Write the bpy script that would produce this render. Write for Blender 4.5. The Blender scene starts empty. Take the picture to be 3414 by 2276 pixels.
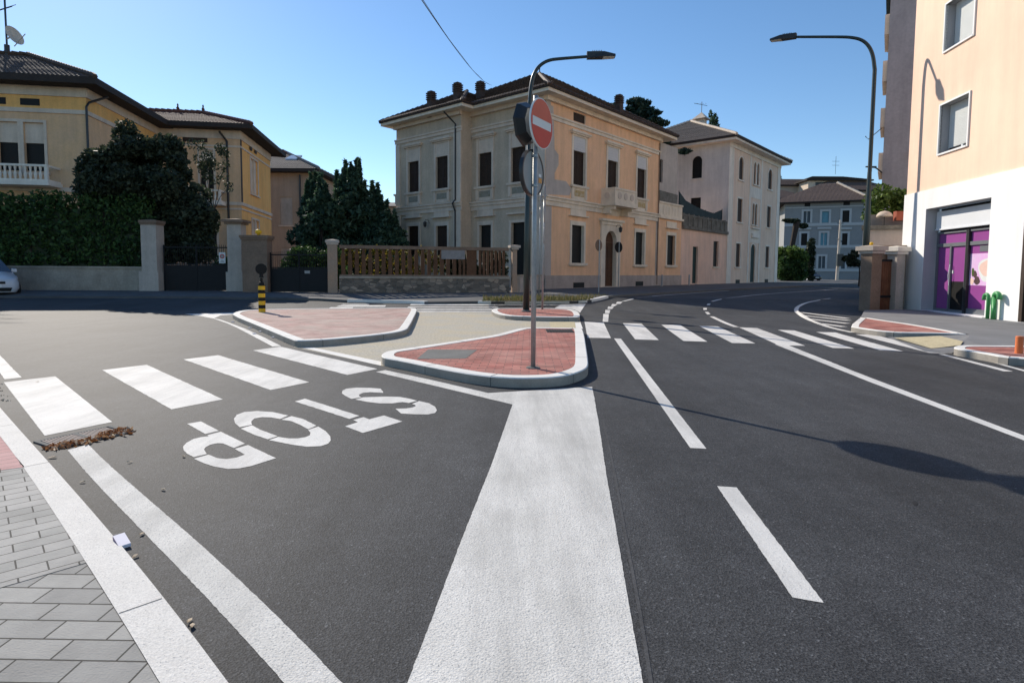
import bpy, math, random
import numpy as np
from mathutils import Vector, Matrix
S=bpy.context.scene; C=S.collection
R=math.radians
# ---------------- camera
cam=bpy.data.objects.new('camera',bpy.data.cameras.new('camera')); C.objects.link(cam); S.camera=cam
cam.data.sensor_width=36; cam.data.lens=36*1945/3414; cam.data.clip_end=3000; cam.data.clip_start=.05
cam.data.shift_y=(1034-1138)/3414
_p=math.atan(.067); _r=R(.4)
_M=Matrix.Rotation(math.pi/2-_p,4,'X')@Matrix.Rotation(_r,4,'Z')
cam.matrix_world=Matrix.Translation((0,0,1.3))@_M
# ---------------- light
SUN=Vector((-.63,.777,.613)).normalized()
el=math.asin(SUN.z); az=math.atan2(SUN.x,SUN.y)
W=bpy.data.worlds.new('World'); S.world=W; W.use_nodes=True
nt=W.node_tree; bg=nt.nodes['Background']; sk=nt.nodes.new('ShaderNodeTexSky'); sk.sky_type='NISHITA'
sk.sun_disc=False; sk.sun_elevation=el; sk.sun_rotation=az; sk.altitude=300; sk.air_density=1.0; sk.dust_density=.12; sk.ozone_density=2.4
hs=nt.nodes.new('ShaderNodeHueSaturation'); hs.inputs['Saturation'].default_value=1.14; nt.links.new(sk.outputs[0],hs.inputs['Color']); nt.links.new(hs.outputs[0],bg.inputs[0]); bg.inputs[1].default_value=.125
sl=bpy.data.lights.new('sun','SUN'); sl.energy=4.3; sl.angle=R(.5); sl.color=(1,.915,.80)
so=bpy.data.objects.new('sun',sl); C.objects.link(so); so.rotation_euler=SUN.to_track_quat('Z','Y').to_euler()
S.view_settings.view_transform='Standard'; S.view_settings.look='None'; S.view_settings.exposure=.3; S.view_settings.gamma=1
S.render.engine='CYCLES'; S.cycles.max_bounces=6
S.render.resolution_x=1024; S.render.resolution_y=682
random.seed(7); rng=np.random.default_rng(7)
D = {'wedge':[(0.012,5.627),(-0.128,3.874),(-0.239,2.723),(-0.284,2.193),(-0.322,1.76),(-0.346,1.398),(0.378,1.403),(0.424,1.768),(0.44,1.929),(0.469,2.23),(0.525,2.776),(0.609,3.624),(0.772,5.114),(0.913,6.532),(-0.249,6.152),(-0.93,6.853),(-1.648,7.538),(-1.739,7.403),(-0.888,6.545)],'gore':[(-9.439,16.77),(-8.615,16.079),(-7.839,15.278),(-6.867,14.0),(-6.11,12.913),(-4.9,11.089),(-4.031,9.778),(-3.914,9.851),(-4.762,11.132),(-5.832,12.703),(-6.884,14.138),(-7.517,14.982),(-7.859,15.343),(-8.2,16.379),(-8.004,16.628),(-8.272,17.508)],'cross_left':[[(-4.156,9.302),(-3.905,9.785),(-1.771,7.629),(-2.039,7.171)],[(-4.72,8.324),(-4.44,8.758),(-2.343,6.685),(-2.603,6.232)],[(-5.239,7.394),(-4.938,7.828),(-2.886,5.762),(-3.149,5.331)],[(-5.763,6.549),(-5.486,6.943),(-3.384,4.872),(-3.62,4.451)]],'edge_far':[(-5.913,6.733),(-5.818,6.855),(-7.148,8.156),(-9.92,10.854),(-13.034,13.804),(-12.503,12.965),(-7.459,8.249),(-6.55,7.366)],'edge_near':[(-3.173,4.098),(-3.126,4.237),(-2.881,3.987),(-2.572,3.71),(-2.246,3.412),(-1.905,3.096),(-1.677,2.871),(-1.516,2.724),(-1.466,2.659),(-1.281,2.497),(-1.131,2.36),(-0.957,2.192),(-0.502,1.759),(-0.142,1.326),(-0.286,1.325),(-0.712,1.757),(-0.974,2.024),(-1.199,2.228),(-1.378,2.393),(-1.557,2.552),(-1.809,2.792),(-1.761,2.754),(-1.944,2.934),(-2.216,3.186),(-2.483,3.426),(-2.841,3.771)],'stop':[[[(-1.617,5.823),(-1.723,5.971),(-1.789,6.083),(-1.824,6.226),(-1.812,6.329),(-1.716,6.389),(-1.572,6.38),(-1.437,6.342),(-1.36,6.123),(-1.504,6.157),(-1.575,6.116),(-1.592,6.025),(-1.574,5.957),(-1.534,5.904)],[(-1.573,5.795),(-1.52,5.898),(-1.42,5.92),(-1.294,5.942),(-1.147,5.928),(-1.043,5.859),(-0.942,5.757),(-1.007,5.659),(-1.077,5.696),(-1.166,5.638),(-1.29,5.634),(-1.43,5.697)],[(-0.969,5.616),(-0.921,5.747),(-0.805,5.649),(-0.732,5.516),(-0.693,5.363),(-0.698,5.265),(-0.754,5.206),(-0.87,5.208),(-1.001,5.232),(-1.091,5.417),(-0.991,5.43),(-0.938,5.473),(-0.917,5.526),(-0.931,5.579)]],[[(-2.141,5.691),(-2.086,5.82),(-1.359,5.143),(-1.415,5.028)],[(-1.372,4.994),(-1.309,5.094),(-1.24,5.02),(-1.142,5.158),(-0.938,4.954),(-1.186,4.591),(-1.384,4.785),(-1.313,4.919)]],[[(-2.237,4.735),(-2.337,4.862),(-2.418,5.009),(-2.456,5.144),(-2.436,5.249),(-2.338,5.29),(-2.183,5.256),(-1.991,5.134),(-2.014,5.007),(-2.115,5.062),(-2.196,5.069),(-2.243,5.023),(-2.229,4.928),(-2.201,4.866),(-2.174,4.817)],[(-1.995,4.986),(-1.954,5.112),(-1.818,5.017),(-1.628,4.799),(-1.658,4.688),(-1.767,4.815),(-1.888,4.937)],[(-1.652,4.669),(-1.603,4.772),(-1.493,4.627),(-1.413,4.484),(-1.378,4.381),(-1.369,4.299),(-1.406,4.234),(-1.503,4.216),(-1.645,4.27),(-1.847,4.377),(-1.813,4.464),(-1.714,4.424),(-1.646,4.426),(-1.599,4.462),(-1.583,4.515),(-1.605,4.587)],[(-2.211,4.693),(-2.165,4.797),(-2.046,4.67),(-1.827,4.484),(-1.865,4.397),(-2.018,4.512)]],[[(-2.727,4.831),(-2.65,4.908),(-2.355,4.624),(-2.414,4.53)],[(-2.381,4.495),(-2.327,4.599),(-1.989,4.284),(-2.018,4.173),(-2.077,4.219),(-2.15,4.281),(-2.197,4.289),(-2.232,4.247),(-2.232,4.184),(-2.21,4.123),(-2.161,4.057),(-2.143,4.031),(-2.194,3.959),(-2.284,4.034),(-2.357,4.12),(-2.402,4.195),(-2.431,4.29),(-2.433,4.39),(-2.402,4.442),(-2.356,4.468)],[(-2.175,3.924),(-2.122,4.017),(-2.021,3.941),(-1.951,3.923),(-1.897,3.957),(-1.87,4.023),(-2.003,4.152),(-1.949,4.247),(-1.622,3.95),(-1.716,3.789),(-1.777,3.738),(-1.845,3.724),(-1.961,3.771),(-2.064,3.838)]]],'dash':[[(2.0,11.357),(2.127,11.314),(1.444,4.234),(1.33,4.253)],[(1.258,3.48),(1.37,3.461),(1.241,2.225),(1.135,2.261)]],'cross_right':[[(1.886,15.096),(2.353,14.908),(1.948,11.401),(1.492,11.439)],[(2.816,14.76),(3.278,14.724),(2.821,11.134),(2.384,11.213)],[(3.703,14.404),(4.161,14.37),(3.682,10.92),(3.259,11.016)],[(4.558,14.131),(4.984,14.064),(4.493,10.694),(4.078,10.747)],[(5.418,13.871),(5.779,13.678),(5.265,10.405),(4.809,10.434)],[(6.093,13.311),(6.414,13.189),(5.945,10.061),(5.605,10.127)],[(6.75,12.881),(7.135,12.81),(6.586,9.75),(6.27,9.87)],[(7.368,12.453),(7.717,12.386),(7.241,9.511),(6.901,9.579)]],'centre':[(4.81,10.62),(5.014,10.61),(4.498,7.254),(4.153,4.648),(4.02,3.65),(3.905,3.543),(4.033,4.511),(4.312,6.949)],'dots':[[(2.824,17.992),(2.996,18.009),(2.507,15.146),(2.362,15.135)],[(3.197,19.939),(3.352,19.824),(3.062,18.289),(2.938,18.389)],[(3.608,21.863),(3.787,21.649),(3.498,20.375),(3.339,20.358)],[(4.063,23.625),(4.24,23.374),(3.881,22.054),(3.743,22.038)],[(4.572,25.37),(4.828,25.404),(4.396,23.666),(4.245,23.833)],[(6.358,19.192),(6.475,19.204),(6.213,18.207),(6.054,18.031)],[(7.001,21.328),(7.146,21.344),(6.795,20.318),(6.68,20.306)],[(8.165,24.325),(8.304,24.342),(7.894,23.284),(7.742,23.179)]],'rib_left':[(4.941,25.85),(6.197,29.108),(7.545,31.557),(9.294,33.92),(11.812,37.187),(15.677,42.124)],'rib_mid':[(5.924,17.254),(5.714,16.14),(5.514,15.009),(5.381,13.931)],'rib_mid2':[(9.024,26.291),(10.182,28.494),(11.949,31.161),(15.077,35.308),(20.149,40.918),(26.696,47.861)],'rib_right':[(16.573,30.39),(14.796,28.14),(13.148,25.969),(11.529,23.369),(10.489,21.49),(9.685,19.835),(9.13,18.483),(8.473,16.772),(7.959,15.089),(7.626,13.873),(7.532,12.822)],'hatch':[[(9.589,19.333),(9.723,16.835)],[(8.978,17.935),(9.339,16.104)],[(8.469,16.547),(8.756,15.151)],[(7.994,15.092),(8.115,14.196)]],'edge_r1':[(6.953,9.444),(7.037,9.417),(6.754,7.79),(6.627,7.785)],'edge_r2':[(7.108,8.533),(7.164,8.536),(6.867,7.292),(6.737,7.152)],'isl1':[(-7.296,15.157),(-7.657,16.028),(-7.791,16.679),(-7.73,17.129),(-7.189,17.418),(-6.423,17.837),(-4.958,18.197),(-3.592,18.555),(-3.088,18.456),(-2.953,18.068),(-2.789,17.062),(-2.139,12.018),(-2.138,11.557),(-2.222,11.162),(-2.457,10.73),(-2.809,10.29),(-3.148,9.928),(-3.439,9.763),(-3.58,9.726),(-3.692,9.806),(-5.197,12.06)],'isl2':[(-1.83,8.126),(-1.852,8.309),(-1.836,8.546),(-1.62,8.843),(-1.27,9.362),(-0.83,10.022),(-0.414,10.638),(-0.236,11.053),(0.059,11.854),(0.232,12.233),(0.495,12.342),(0.818,12.32),(1.441,12.276),(1.467,12.102),(1.378,11.068),(1.186,9.239),(1.015,7.653),(0.961,7.276),(0.89,7.044),(0.756,6.788),(0.621,6.614),(0.473,6.512),(0.321,6.462),(0.059,6.433),(-0.193,6.499),(-0.371,6.602),(-0.557,6.735),(-0.966,7.116),(-1.435,7.611),(-1.707,7.843),(-1.782,7.962)],'isl3':[(-0.625,17.74),(-0.604,18.323),(-0.435,18.646),(1.08,18.866),(1.71,18.524),(1.948,18.011),(1.956,17.108),(1.892,16.169),(1.792,15.358),(1.67,15.176),(0.871,15.172),(0.074,15.377),(-0.271,15.815),(-0.471,16.494),(-0.58,17.156)],'refuge':[(-3.671,9.758),(-1.768,7.887),(-1.216,7.928),(0.65,8.57),(1.564,13.226),(1.804,15.281),(-0.293,16.278),(-0.617,18.264),(-2.985,18.211),(-3.404,14.132)],'flushkerb':[[(-3.521,9.7),(-3.311,9.685),(-1.859,8.242),(-1.779,7.886),(-1.927,8.029)],[(1.606,14.81),(1.75,14.821),(1.618,13.23),(1.452,13.266)]],'tactile':[(0.968,14.998),(1.627,15.051),(1.475,13.411),(0.896,13.418)],'grille2':[(0.689,11.94),(1.234,11.979),(1.178,11.39),(0.679,11.357)],'patch2':[(-1.268,8.78),(-0.519,8.784),(-0.626,7.894),(-1.281,7.816)],'nearkerb_out':[(-11.81,11.575),(-6.053,6.537),(-4.761,5.359),(-4.353,4.961),(-3.978,4.601),(-3.514,4.204),(-3.05,3.788),(-2.711,3.464),(-2.429,3.214),(-2.128,2.927),(-1.927,2.729),(-1.689,2.511),(-1.351,2.191),(-1.16,2.017),(-0.962,1.823),(-0.866,1.728),(-0.578,1.433),(-0.337,1.18)],'nearkerb_in':[(-10.387,9.789),(-5.418,5.658),(-4.401,4.805),(-3.899,4.374),(-3.616,4.118),(-3.393,3.913),(-3.135,3.684),(-2.784,3.349),(-2.569,3.146),(-2.311,2.896),(-2.237,2.828),(-2.002,2.61),(-1.708,2.325),(-1.455,2.091),(-1.315,1.951),(-1.16,1.805),(-0.905,1.559),(-0.609,1.253)],'kerb_joints':[[(-3.135,3.684),(-3.05,3.788)],[(-1.455,2.091),(-1.355,2.191)],[(-4.124,4.632),(-4.084,4.704)]],'redpav':[(-4.948,5.33),(-4.401,4.805),(-3.899,4.374),(-3.616,4.118),(-3.393,3.913),(-3.135,3.684),(-3.238,3.621),(-3.391,3.55)],'pav_split':[(-2.235,2.099),(-1.872,2.474)],'drain':[(-3.561,4.27),(-3.302,4.727),(-3.018,4.403),(-3.295,4.055)],'r1':[(7.59,13.077),(9.585,15.984),(9.622,15.798),(9.536,14.96),(9.463,13.508),(9.092,11.522),(8.896,11.645),(8.412,11.734),(7.955,11.738),(7.748,11.902),(7.612,12.226),(7.569,12.737)],'r1front_base':[(7.661,13.2),(7.737,12.263)],'r2':[(7.188,9.434),(7.378,9.642),(7.572,9.737),(7.904,9.731),(8.585,9.72),(9.371,9.668),(7.542,7.763),(7.309,8.262),(7.094,8.35),(7.134,8.774),(7.111,9.1),(7.098,9.273)],'tact_r':[(7.464,11.457),(8.14,11.499),(7.767,10.193),(7.35,9.804),(7.285,10.492)],'fk1':[(-6.614,23.387),(-6.082,23.549),(-3.66,23.143),(-4.175,23.071),(-3.573,22.834),(-3.386,22.395)],'fk2':[(-1.352,23.141),(-0.696,22.914),(1.353,23.679),(2.828,23.884),(3.388,24.301),(3.964,25.558),(3.009,23.564),(3.929,26.289),(4.734,28.74),(5.856,30.675),(7.276,32.533),(10.813,36.567),(16.56,43.24),(21.255,48.583)],'cross_far':[[(-3.909,22.577),(-0.671,22.766),(-0.632,22.09),(-3.827,21.774)],[(-3.722,20.969),(-0.514,21.215),(-0.483,20.684),(-3.683,20.442)],[(-3.241,19.821),(-0.676,19.991),(-0.658,19.465),(-3.149,19.254)],[(-3.069,18.766),(-0.64,18.918),(-0.624,18.446),(-2.986,18.256)],[(-6.434,22.195),(-5.453,22.316),(-5.362,21.787),(-6.394,21.662)],[(-6.32,21.284),(-4.675,21.608),(-4.527,20.756),(-6.215,20.563)],[(-6.319,20.317),(-5.559,20.403),(-5.444,19.852),(-6.217,19.767)]],'pad_far':[(-3.713,24.843),(-1.459,24.979),(-0.702,23.119),(-3.913,22.718)],'wedge_far':[(1.968,23.091),(2.988,23.58),(2.157,18.446),(2.136,19.916),(1.881,20.377),(1.514,20.733)],'line_far':[(-0.671,22.766),(1.956,22.948),(1.906,22.595),(-0.659,22.354)],'verge':[(-1.134,23.663),(1.402,24.542),(2.931,24.763),(3.761,26.01),(3.759,27.683),(1.559,27.33),(-0.341,26.389)],'seam':[(0.81,5.081),(0.75,4.448),(0.666,3.625),(0.584,2.933),(0.529,2.425),(0.485,2.04),(0.449,1.768),(0.416,1.514)],'tar':[(2.293,3.253),(2.324,3.276),(2.317,3.243),(2.287,3.205),(2.272,3.21)],'litter':[(-2.045,3.352),(-2.602,3.462),(-2.267,3.962),(-3.143,3.918),(-2.554,3.835),(-1.693,2.55),(-1.803,2.775),(-1.181,2.072),(-1.156,2.042),(-6.219,7.251),(-5.393,6.562)],'lit_isl':[(-6.854,14.282),(-5.773,12.821),(-5.237,12.099),(-4.544,11.077),(-5.191,11.706)],'carton':(-1.827,2.665),'c':(2.184,39.867),'e2':(0.65552,0.75517),'w':(26.236,71.682),'r':(13.446,20.185),'er':(0.1222,0.99251),'F':{'up2':[(3.23,4.72,7.53,9.97),(7.8,9.34,7.7,9.91),(12.41,13.97,7.48,9.92)],'blind2':[(3.04,4.83,9.96,10.94),(7.8,9.54,9.94,10.93),(12.46,14.08,9.99,10.92)],'lo2':[(3.12,4.66,1.9,4.64),(12.36,13.88,1.91,4.62),(18.18,19.82,1.93,4.69)],'vent2':[(3.18,4.69,12.05,12.67)],'door2':[(7.5,9.25,-0.04,4.49),(6.95,10.15,-0.09,5.39)],'belt2':[(3.96,4.51,6.03,6.49)],'string2':[(6.39,6.87,11.62,11.95)],'bal':[(6.93,12.13,6.56,7.87)],'plinth2':[(3.03,3.56,-0.14,0.79)],'bayend':[(16.38,17.14,-0.05,7.38),(17.14,21.16,-0.09,7.59)],'slitwin':[(16.9,17.62,9.35,11.37)],'parapet':[(16.98,20.97,6.23,7.59),(16.92,20.53,7.67,8.59)],'upl':[(11.75,13.1,7.65,10.07),(8.39,9.75,7.58,9.92)],'lol':[(11.81,13.19,2.91,4.88),(8.47,9.62,2.85,4.72)],'upr':[(4.92,6.27,7.54,9.96),(1.78,2.97,7.52,9.99)],'lor':[(4.97,6.1,2.62,4.68),(1.44,2.99,-0.28,4.73)],'panl':[(11.91,12.93,6.83,7.28),(8.55,9.62,6.76,7.15)],'panr':[(5.08,6.09,6.73,7.04),(1.88,2.75,6.7,7.02)],'hoodl':[(11.47,13.71,11.16,11.43)],'hoodr':[(4.42,7.09,10.87,11.24)],'belt1':[(10.33,10.74,6.22,6.46),(3.95,4.29,6.02,6.43)],'string1':[(10.45,10.86,11.63,11.95),(5.11,5.45,11.61,11.85)],'pipe':[(7.43,7.61,6.26,12.56)],'jun':[(6.74,7.38,6.23,12.48),(6.95,7.87,6.35,12.76)],'edgel':[(14.07,14.57,6.73,11.59)],'lant':[(10.23,10.75,4.86,5.27)],'pinkd':[(23.84,25.13,0.19,3.85),(28.92,30.39,1.91,4.58),(29.09,30.74,-0.12,0.46)],'pinkp':[(21.17,32.13,5.5,6.05),(26.12,26.72,6.55,7.15),(26.22,26.82,5.33,5.58)],'wh':[(35.49,36.88,11.79,14.32),(35.35,37.05,7.02,9.73),(35.32,36.68,1.93,4.6),(40.34,41.09,11.81,14.43),(41.44,42.2,11.85,14.42),(40.28,40.91,7.03,9.59),(41.21,41.97,7.02,9.58),(40.16,41.72,0.08,4.72),(45.6,47.14,11.81,14.34),(45.65,47.06,7.02,9.69),(45.55,46.96,2.03,4.66),(35.51,36.84,0.06,0.51),(45.64,47.06,0.13,0.6)],'whL':[(3.42,4.69,13.1,15.89),(3.46,4.79,9.93,10.71),(8.42,8.84,13.05,16.09)],'rwin':[(-3.15,-1.79,8.1,9.55),(-3.15,-1.78,5.01,6.48)],'rshop':[(-4.36,-1.33,0.05,3.37)],'rshop_in':{'box':(-3.77,-0.93,2.79,3.31),'doorL':(-2.04,-1.39,0.1,2.14),'doorR':(-2.86,-2.12,0.15,2.12),'transom':(-2.79,-1.37,2.26,2.56),'winT':(-3.78,-2.92,2.28,2.56),'win':(-3.88,-2.87,0.05,2.15),'poster':(-3.82,-2.89,0.98,1.91),'black':(-2.78,-2.09,0.13,1.08),'mull':(-2.98,-2.71,0.04,2.58)},'rnext':[(-6.29,-5.63,-0.05,1.17)],'rstone':[(-2.4,-2.29,0.0,3.96)]},'chim':[(-5.99,43.46,13.24),(-3.98,42.45,13.55),(-2.44,43.91,14.11),(8.09,45.63,13.73)],'patchw':[(0.13,12.54),(0.8,12.46),(0.98,9.65),(1.45,9.34),(1.46,8.63),(1.01,8.03),(1.02,7.6),(2.37,7.64),(3.08,7.16),(2.81,6.69),(0.26,6.51)]}
# ---------------- materials
MATS={}
STREAKY={'grey_render','peach','ivory_wall','grey_ivory','pink_wall','ochre','ochre_tan','ochre_shade','stone_white','trim_pale','trim_grey','trim_ivory','tower_grey','plinth','wall_low','pillar_stone','pink_bright','peach_patch','terrace_wall'}
def mat(name,col,rough=.85,var=.15,vs=3.,bump=0.,bs=40.,spec=.3,metal=0.,col2=None,fine=0.,fs=60.,detail=4,speck=None,streak=0):
    if name in MATS: return MATS[name]
    m=bpy.data.materials.new(name); m.use_nodes=True; t=m.node_tree; N=t.nodes; L=t.links
    b=N['Principled BSDF']; b.inputs['Roughness'].default_value=rough; b.inputs['Specular IOR Level'].default_value=spec; b.inputs['Metallic'].default_value=metal
    tc=N.new('ShaderNodeTexCoord'); nz=N.new('ShaderNodeTexNoise'); nz.inputs['Scale'].default_value=vs; nz.inputs['Detail'].default_value=detail; nz.inputs['Roughness'].default_value=.65
    L.new(tc.outputs['Object'],nz.inputs['Vector'])
    mx=N.new('ShaderNodeMixRGB'); c2=col2 or tuple(c*(1-var) for c in col); c1=col if col2 else tuple(min(1,c*(1+var)) for c in col)
    mx.inputs[1].default_value=(*c1,1); mx.inputs[2].default_value=(*c2,1)
    rp=N.new('ShaderNodeMapRange'); rp.inputs[1].default_value=.3; rp.inputs[2].default_value=.7
    L.new(nz.outputs[0],rp.inputs[0]); L.new(rp.outputs[0],mx.inputs[0]); out=mx.outputs[0]
    if fine:
        n2=N.new('ShaderNodeTexNoise'); n2.inputs['Scale'].default_value=fs; n2.inputs['Detail'].default_value=3; L.new(tc.outputs['Object'],n2.inputs['Vector'])
        r2=N.new('ShaderNodeMapRange'); r2.inputs[1].default_value=.3; r2.inputs[2].default_value=.7; r2.inputs[3].default_value=1-fine; r2.inputs[4].default_value=1+fine
        L.new(n2.outputs[0],r2.inputs[0]); mm=N.new('ShaderNodeMixRGB'); mm.blend_type='MULTIPLY'; mm.inputs[0].default_value=1
        L.new(out,mm.inputs[1]); L.new(r2.outputs[0],mm.inputs[2]); out=mm.outputs[0]
    if name.startswith('paint'):
        mp=N.new('ShaderNodeMapping'); mp.inputs['Rotation'].default_value=(0,0,R(10)); mp.inputs['Scale'].default_value=(1.5,.16,1); L.new(tc.outputs['Object'],mp.inputs[0]); n5=N.new('ShaderNodeTexNoise'); n5.inputs['Scale'].default_value=1.9; n5.inputs['Detail'].default_value=8; n5.inputs['Roughness'].default_value=.75; L.new(mp.outputs[0],n5.inputs['Vector'])
        r5=N.new('ShaderNodeMapRange'); r5.inputs[1].default_value=.38; r5.inputs[2].default_value=.56; r5.inputs[3].default_value=.80; r5.inputs[4].default_value=1.03; L.new(n5.outputs[0],r5.inputs[0]); m5=N.new('ShaderNodeMixRGB'); m5.blend_type='MULTIPLY'; m5.inputs[0].default_value=1; L.new(out,m5.inputs[1]); L.new(r5.outputs[0],m5.inputs[2]); out=m5.outputs[0]
    if streak or name in STREAKY:
        mp=N.new('ShaderNodeMapping'); mp.inputs['Scale'].default_value=(1.6,1.6,.14); L.new(tc.outputs['Object'],mp.inputs[0]); n5=N.new('ShaderNodeTexNoise'); n5.inputs['Scale'].default_value=1.3; n5.inputs['Detail'].default_value=8; n5.inputs['Roughness'].default_value=.72; L.new(mp.outputs[0],n5.inputs['Vector'])
        n6=N.new('ShaderNodeTexNoise'); n6.inputs['Scale'].default_value=.35; n6.inputs['Detail'].default_value=7; n6.inputs['Roughness'].default_value=.7; L.new(tc.outputs['Object'],n6.inputs['Vector'])
        lo_=.90 if name not in ('stone_white','pink_bright') else .95
        for nn_ in (n5,n6):
            r5=N.new('ShaderNodeMapRange'); r5.inputs[1].default_value=.36; r5.inputs[2].default_value=.6; r5.inputs[3].default_value=lo_; r5.inputs[4].default_value=1.04; L.new(nn_.outputs[0],r5.inputs[0]); m5=N.new('ShaderNodeMixRGB'); m5.blend_type='MULTIPLY'; m5.inputs[0].default_value=1; L.new(out,m5.inputs[1]); L.new(r5.outputs[0],m5.inputs[2]); out=m5.outputs[0]
    if speck:   # (scale, threshold, colour)
        n3=N.new('ShaderNodeTexNoise'); n3.inputs['Scale'].default_value=speck[0]; n3.inputs['Detail'].default_value=2; L.new(tc.outputs['Object'],n3.inputs['Vector'])
        r3=N.new('ShaderNodeMapRange'); r3.inputs[1].default_value=speck[1]; r3.inputs[2].default_value=speck[1]+.06; L.new(n3.outputs[0],r3.inputs[0])
        m3=N.new('ShaderNodeMixRGB'); m3.inputs[2].default_value=(*speck[2],1); L.new(r3.outputs[0],m3.inputs[0]); L.new(out,m3.inputs[1]); out=m3.outputs[0]
    L.new(out,b.inputs['Base Color'])
    if bump:
        n4=N.new('ShaderNodeTexNoise'); n4.inputs['Scale'].default_value=bs; n4.inputs['Detail'].default_value=3; L.new(tc.outputs['Object'],n4.inputs['Vector'])
        bp=N.new('ShaderNodeBump'); bp.inputs['Strength'].default_value=bump; bp.inputs['Distance'].default_value=.01; L.new(n4.outputs[0],bp.inputs['Height']); L.new(bp.outputs[0],b.inputs['Normal'])
    MATS[name]=m; return m
def brickmat(name,c1,c2,mortar,bw,bh,ms,dust=None,rot=0,off=.5,var=.12,use_uv=False,rough=.85,loc=(0,0,0),bump=.4,smooth=.1,bias=0.):
    m=bpy.data.materials.new(name); m.use_nodes=True; t=m.node_tree; N=t.nodes; L=t.links; b=N['Principled BSDF']; b.inputs['Roughness'].default_value=rough; b.inputs['Specular IOR Level'].default_value=.25
    tc=N.new('ShaderNodeTexCoord'); mp=N.new('ShaderNodeMapping'); mp.inputs['Rotation'].default_value=(0,0,rot); mp.inputs['Location'].default_value=loc
    L.new(tc.outputs['UV' if use_uv else 'Object'],mp.inputs[0])
    br=N.new('ShaderNodeTexBrick'); br.offset=off; br.inputs['Scale'].default_value=1; br.inputs['Brick Width'].default_value=bw; br.inputs['Row Height'].default_value=bh; br.inputs['Mortar Size'].default_value=ms; br.inputs['Mortar Smooth'].default_value=smooth; br.inputs['Bias'].default_value=bias
    br.inputs['Color1'].default_value=(*c1,1); br.inputs['Color2'].default_value=(*c2,1); br.inputs['Mortar'].default_value=(*mortar,1); L.new(mp.outputs[0],br.inputs[0])
    nz=N.new('ShaderNodeTexNoise'); nz.inputs['Scale'].default_value=2.3; nz.inputs['Detail'].default_value=6; nz.inputs['Roughness'].default_value=.7; L.new(tc.outputs['Object'],nz.inputs['Vector'])
    rr=N.new('ShaderNodeMapRange'); rr.inputs[1].default_value=.3; rr.inputs[2].default_value=.7; rr.inputs[3].default_value=1-var*1.6; rr.inputs[4].default_value=1+var*1.6; L.new(nz.outputs[0],rr.inputs[0])
    mm=N.new('ShaderNodeMixRGB'); mm.blend_type='MULTIPLY'; mm.inputs[0].default_value=1; L.new(br.outputs[0],mm.inputs[1]); L.new(rr.outputs[0],mm.inputs[2]); o_=mm.outputs[0]
    if dust:
        nd=N.new('ShaderNodeTexNoise'); nd.inputs['Scale'].default_value=.9; nd.inputs['Detail'].default_value=8; nd.inputs['Roughness'].default_value=.7; L.new(tc.outputs['Object'],nd.inputs['Vector'])
        rd=N.new('ShaderNodeMapRange'); rd.inputs[1].default_value=.38; rd.inputs[2].default_value=.68; rd.inputs[3].default_value=dust[0]; rd.inputs[4].default_value=dust[1]; L.new(nd.outputs[0],rd.inputs[0])
        md_=N.new('ShaderNodeMixRGB'); md_.inputs[2].default_value=(.44,.39,.33,1); L.new(rd.outputs[0],md_.inputs[0]); L.new(o_,md_.inputs[1]); o_=md_.outputs[0]
    L.new(o_,b.inputs['Base Color'])
    if bump:
        n4=N.new('ShaderNodeTexNoise'); n4.inputs['Scale'].default_value=120; L.new(tc.outputs['Object'],n4.inputs['Vector'])
        iv=N.new('ShaderNodeMath'); iv.operation='MULTIPLY_ADD'; iv.inputs[1].default_value=-1; L.new(br.outputs['Fac'],iv.inputs[0]); ml=N.new('ShaderNodeMath'); ml.operation='MULTIPLY'; ml.inputs[1].default_value=.3; L.new(n4.outputs[0],ml.inputs[0]); L.new(ml.outputs[0],iv.inputs[2])
        bp=N.new('ShaderNodeBump'); bp.inputs['Strength'].default_value=bump; bp.inputs['Distance'].default_value=.01; L.new(iv.outputs[0],bp.inputs['Height']); L.new(bp.outputs[0],b.inputs['Normal'])
    MATS[name]=m; return m
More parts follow.
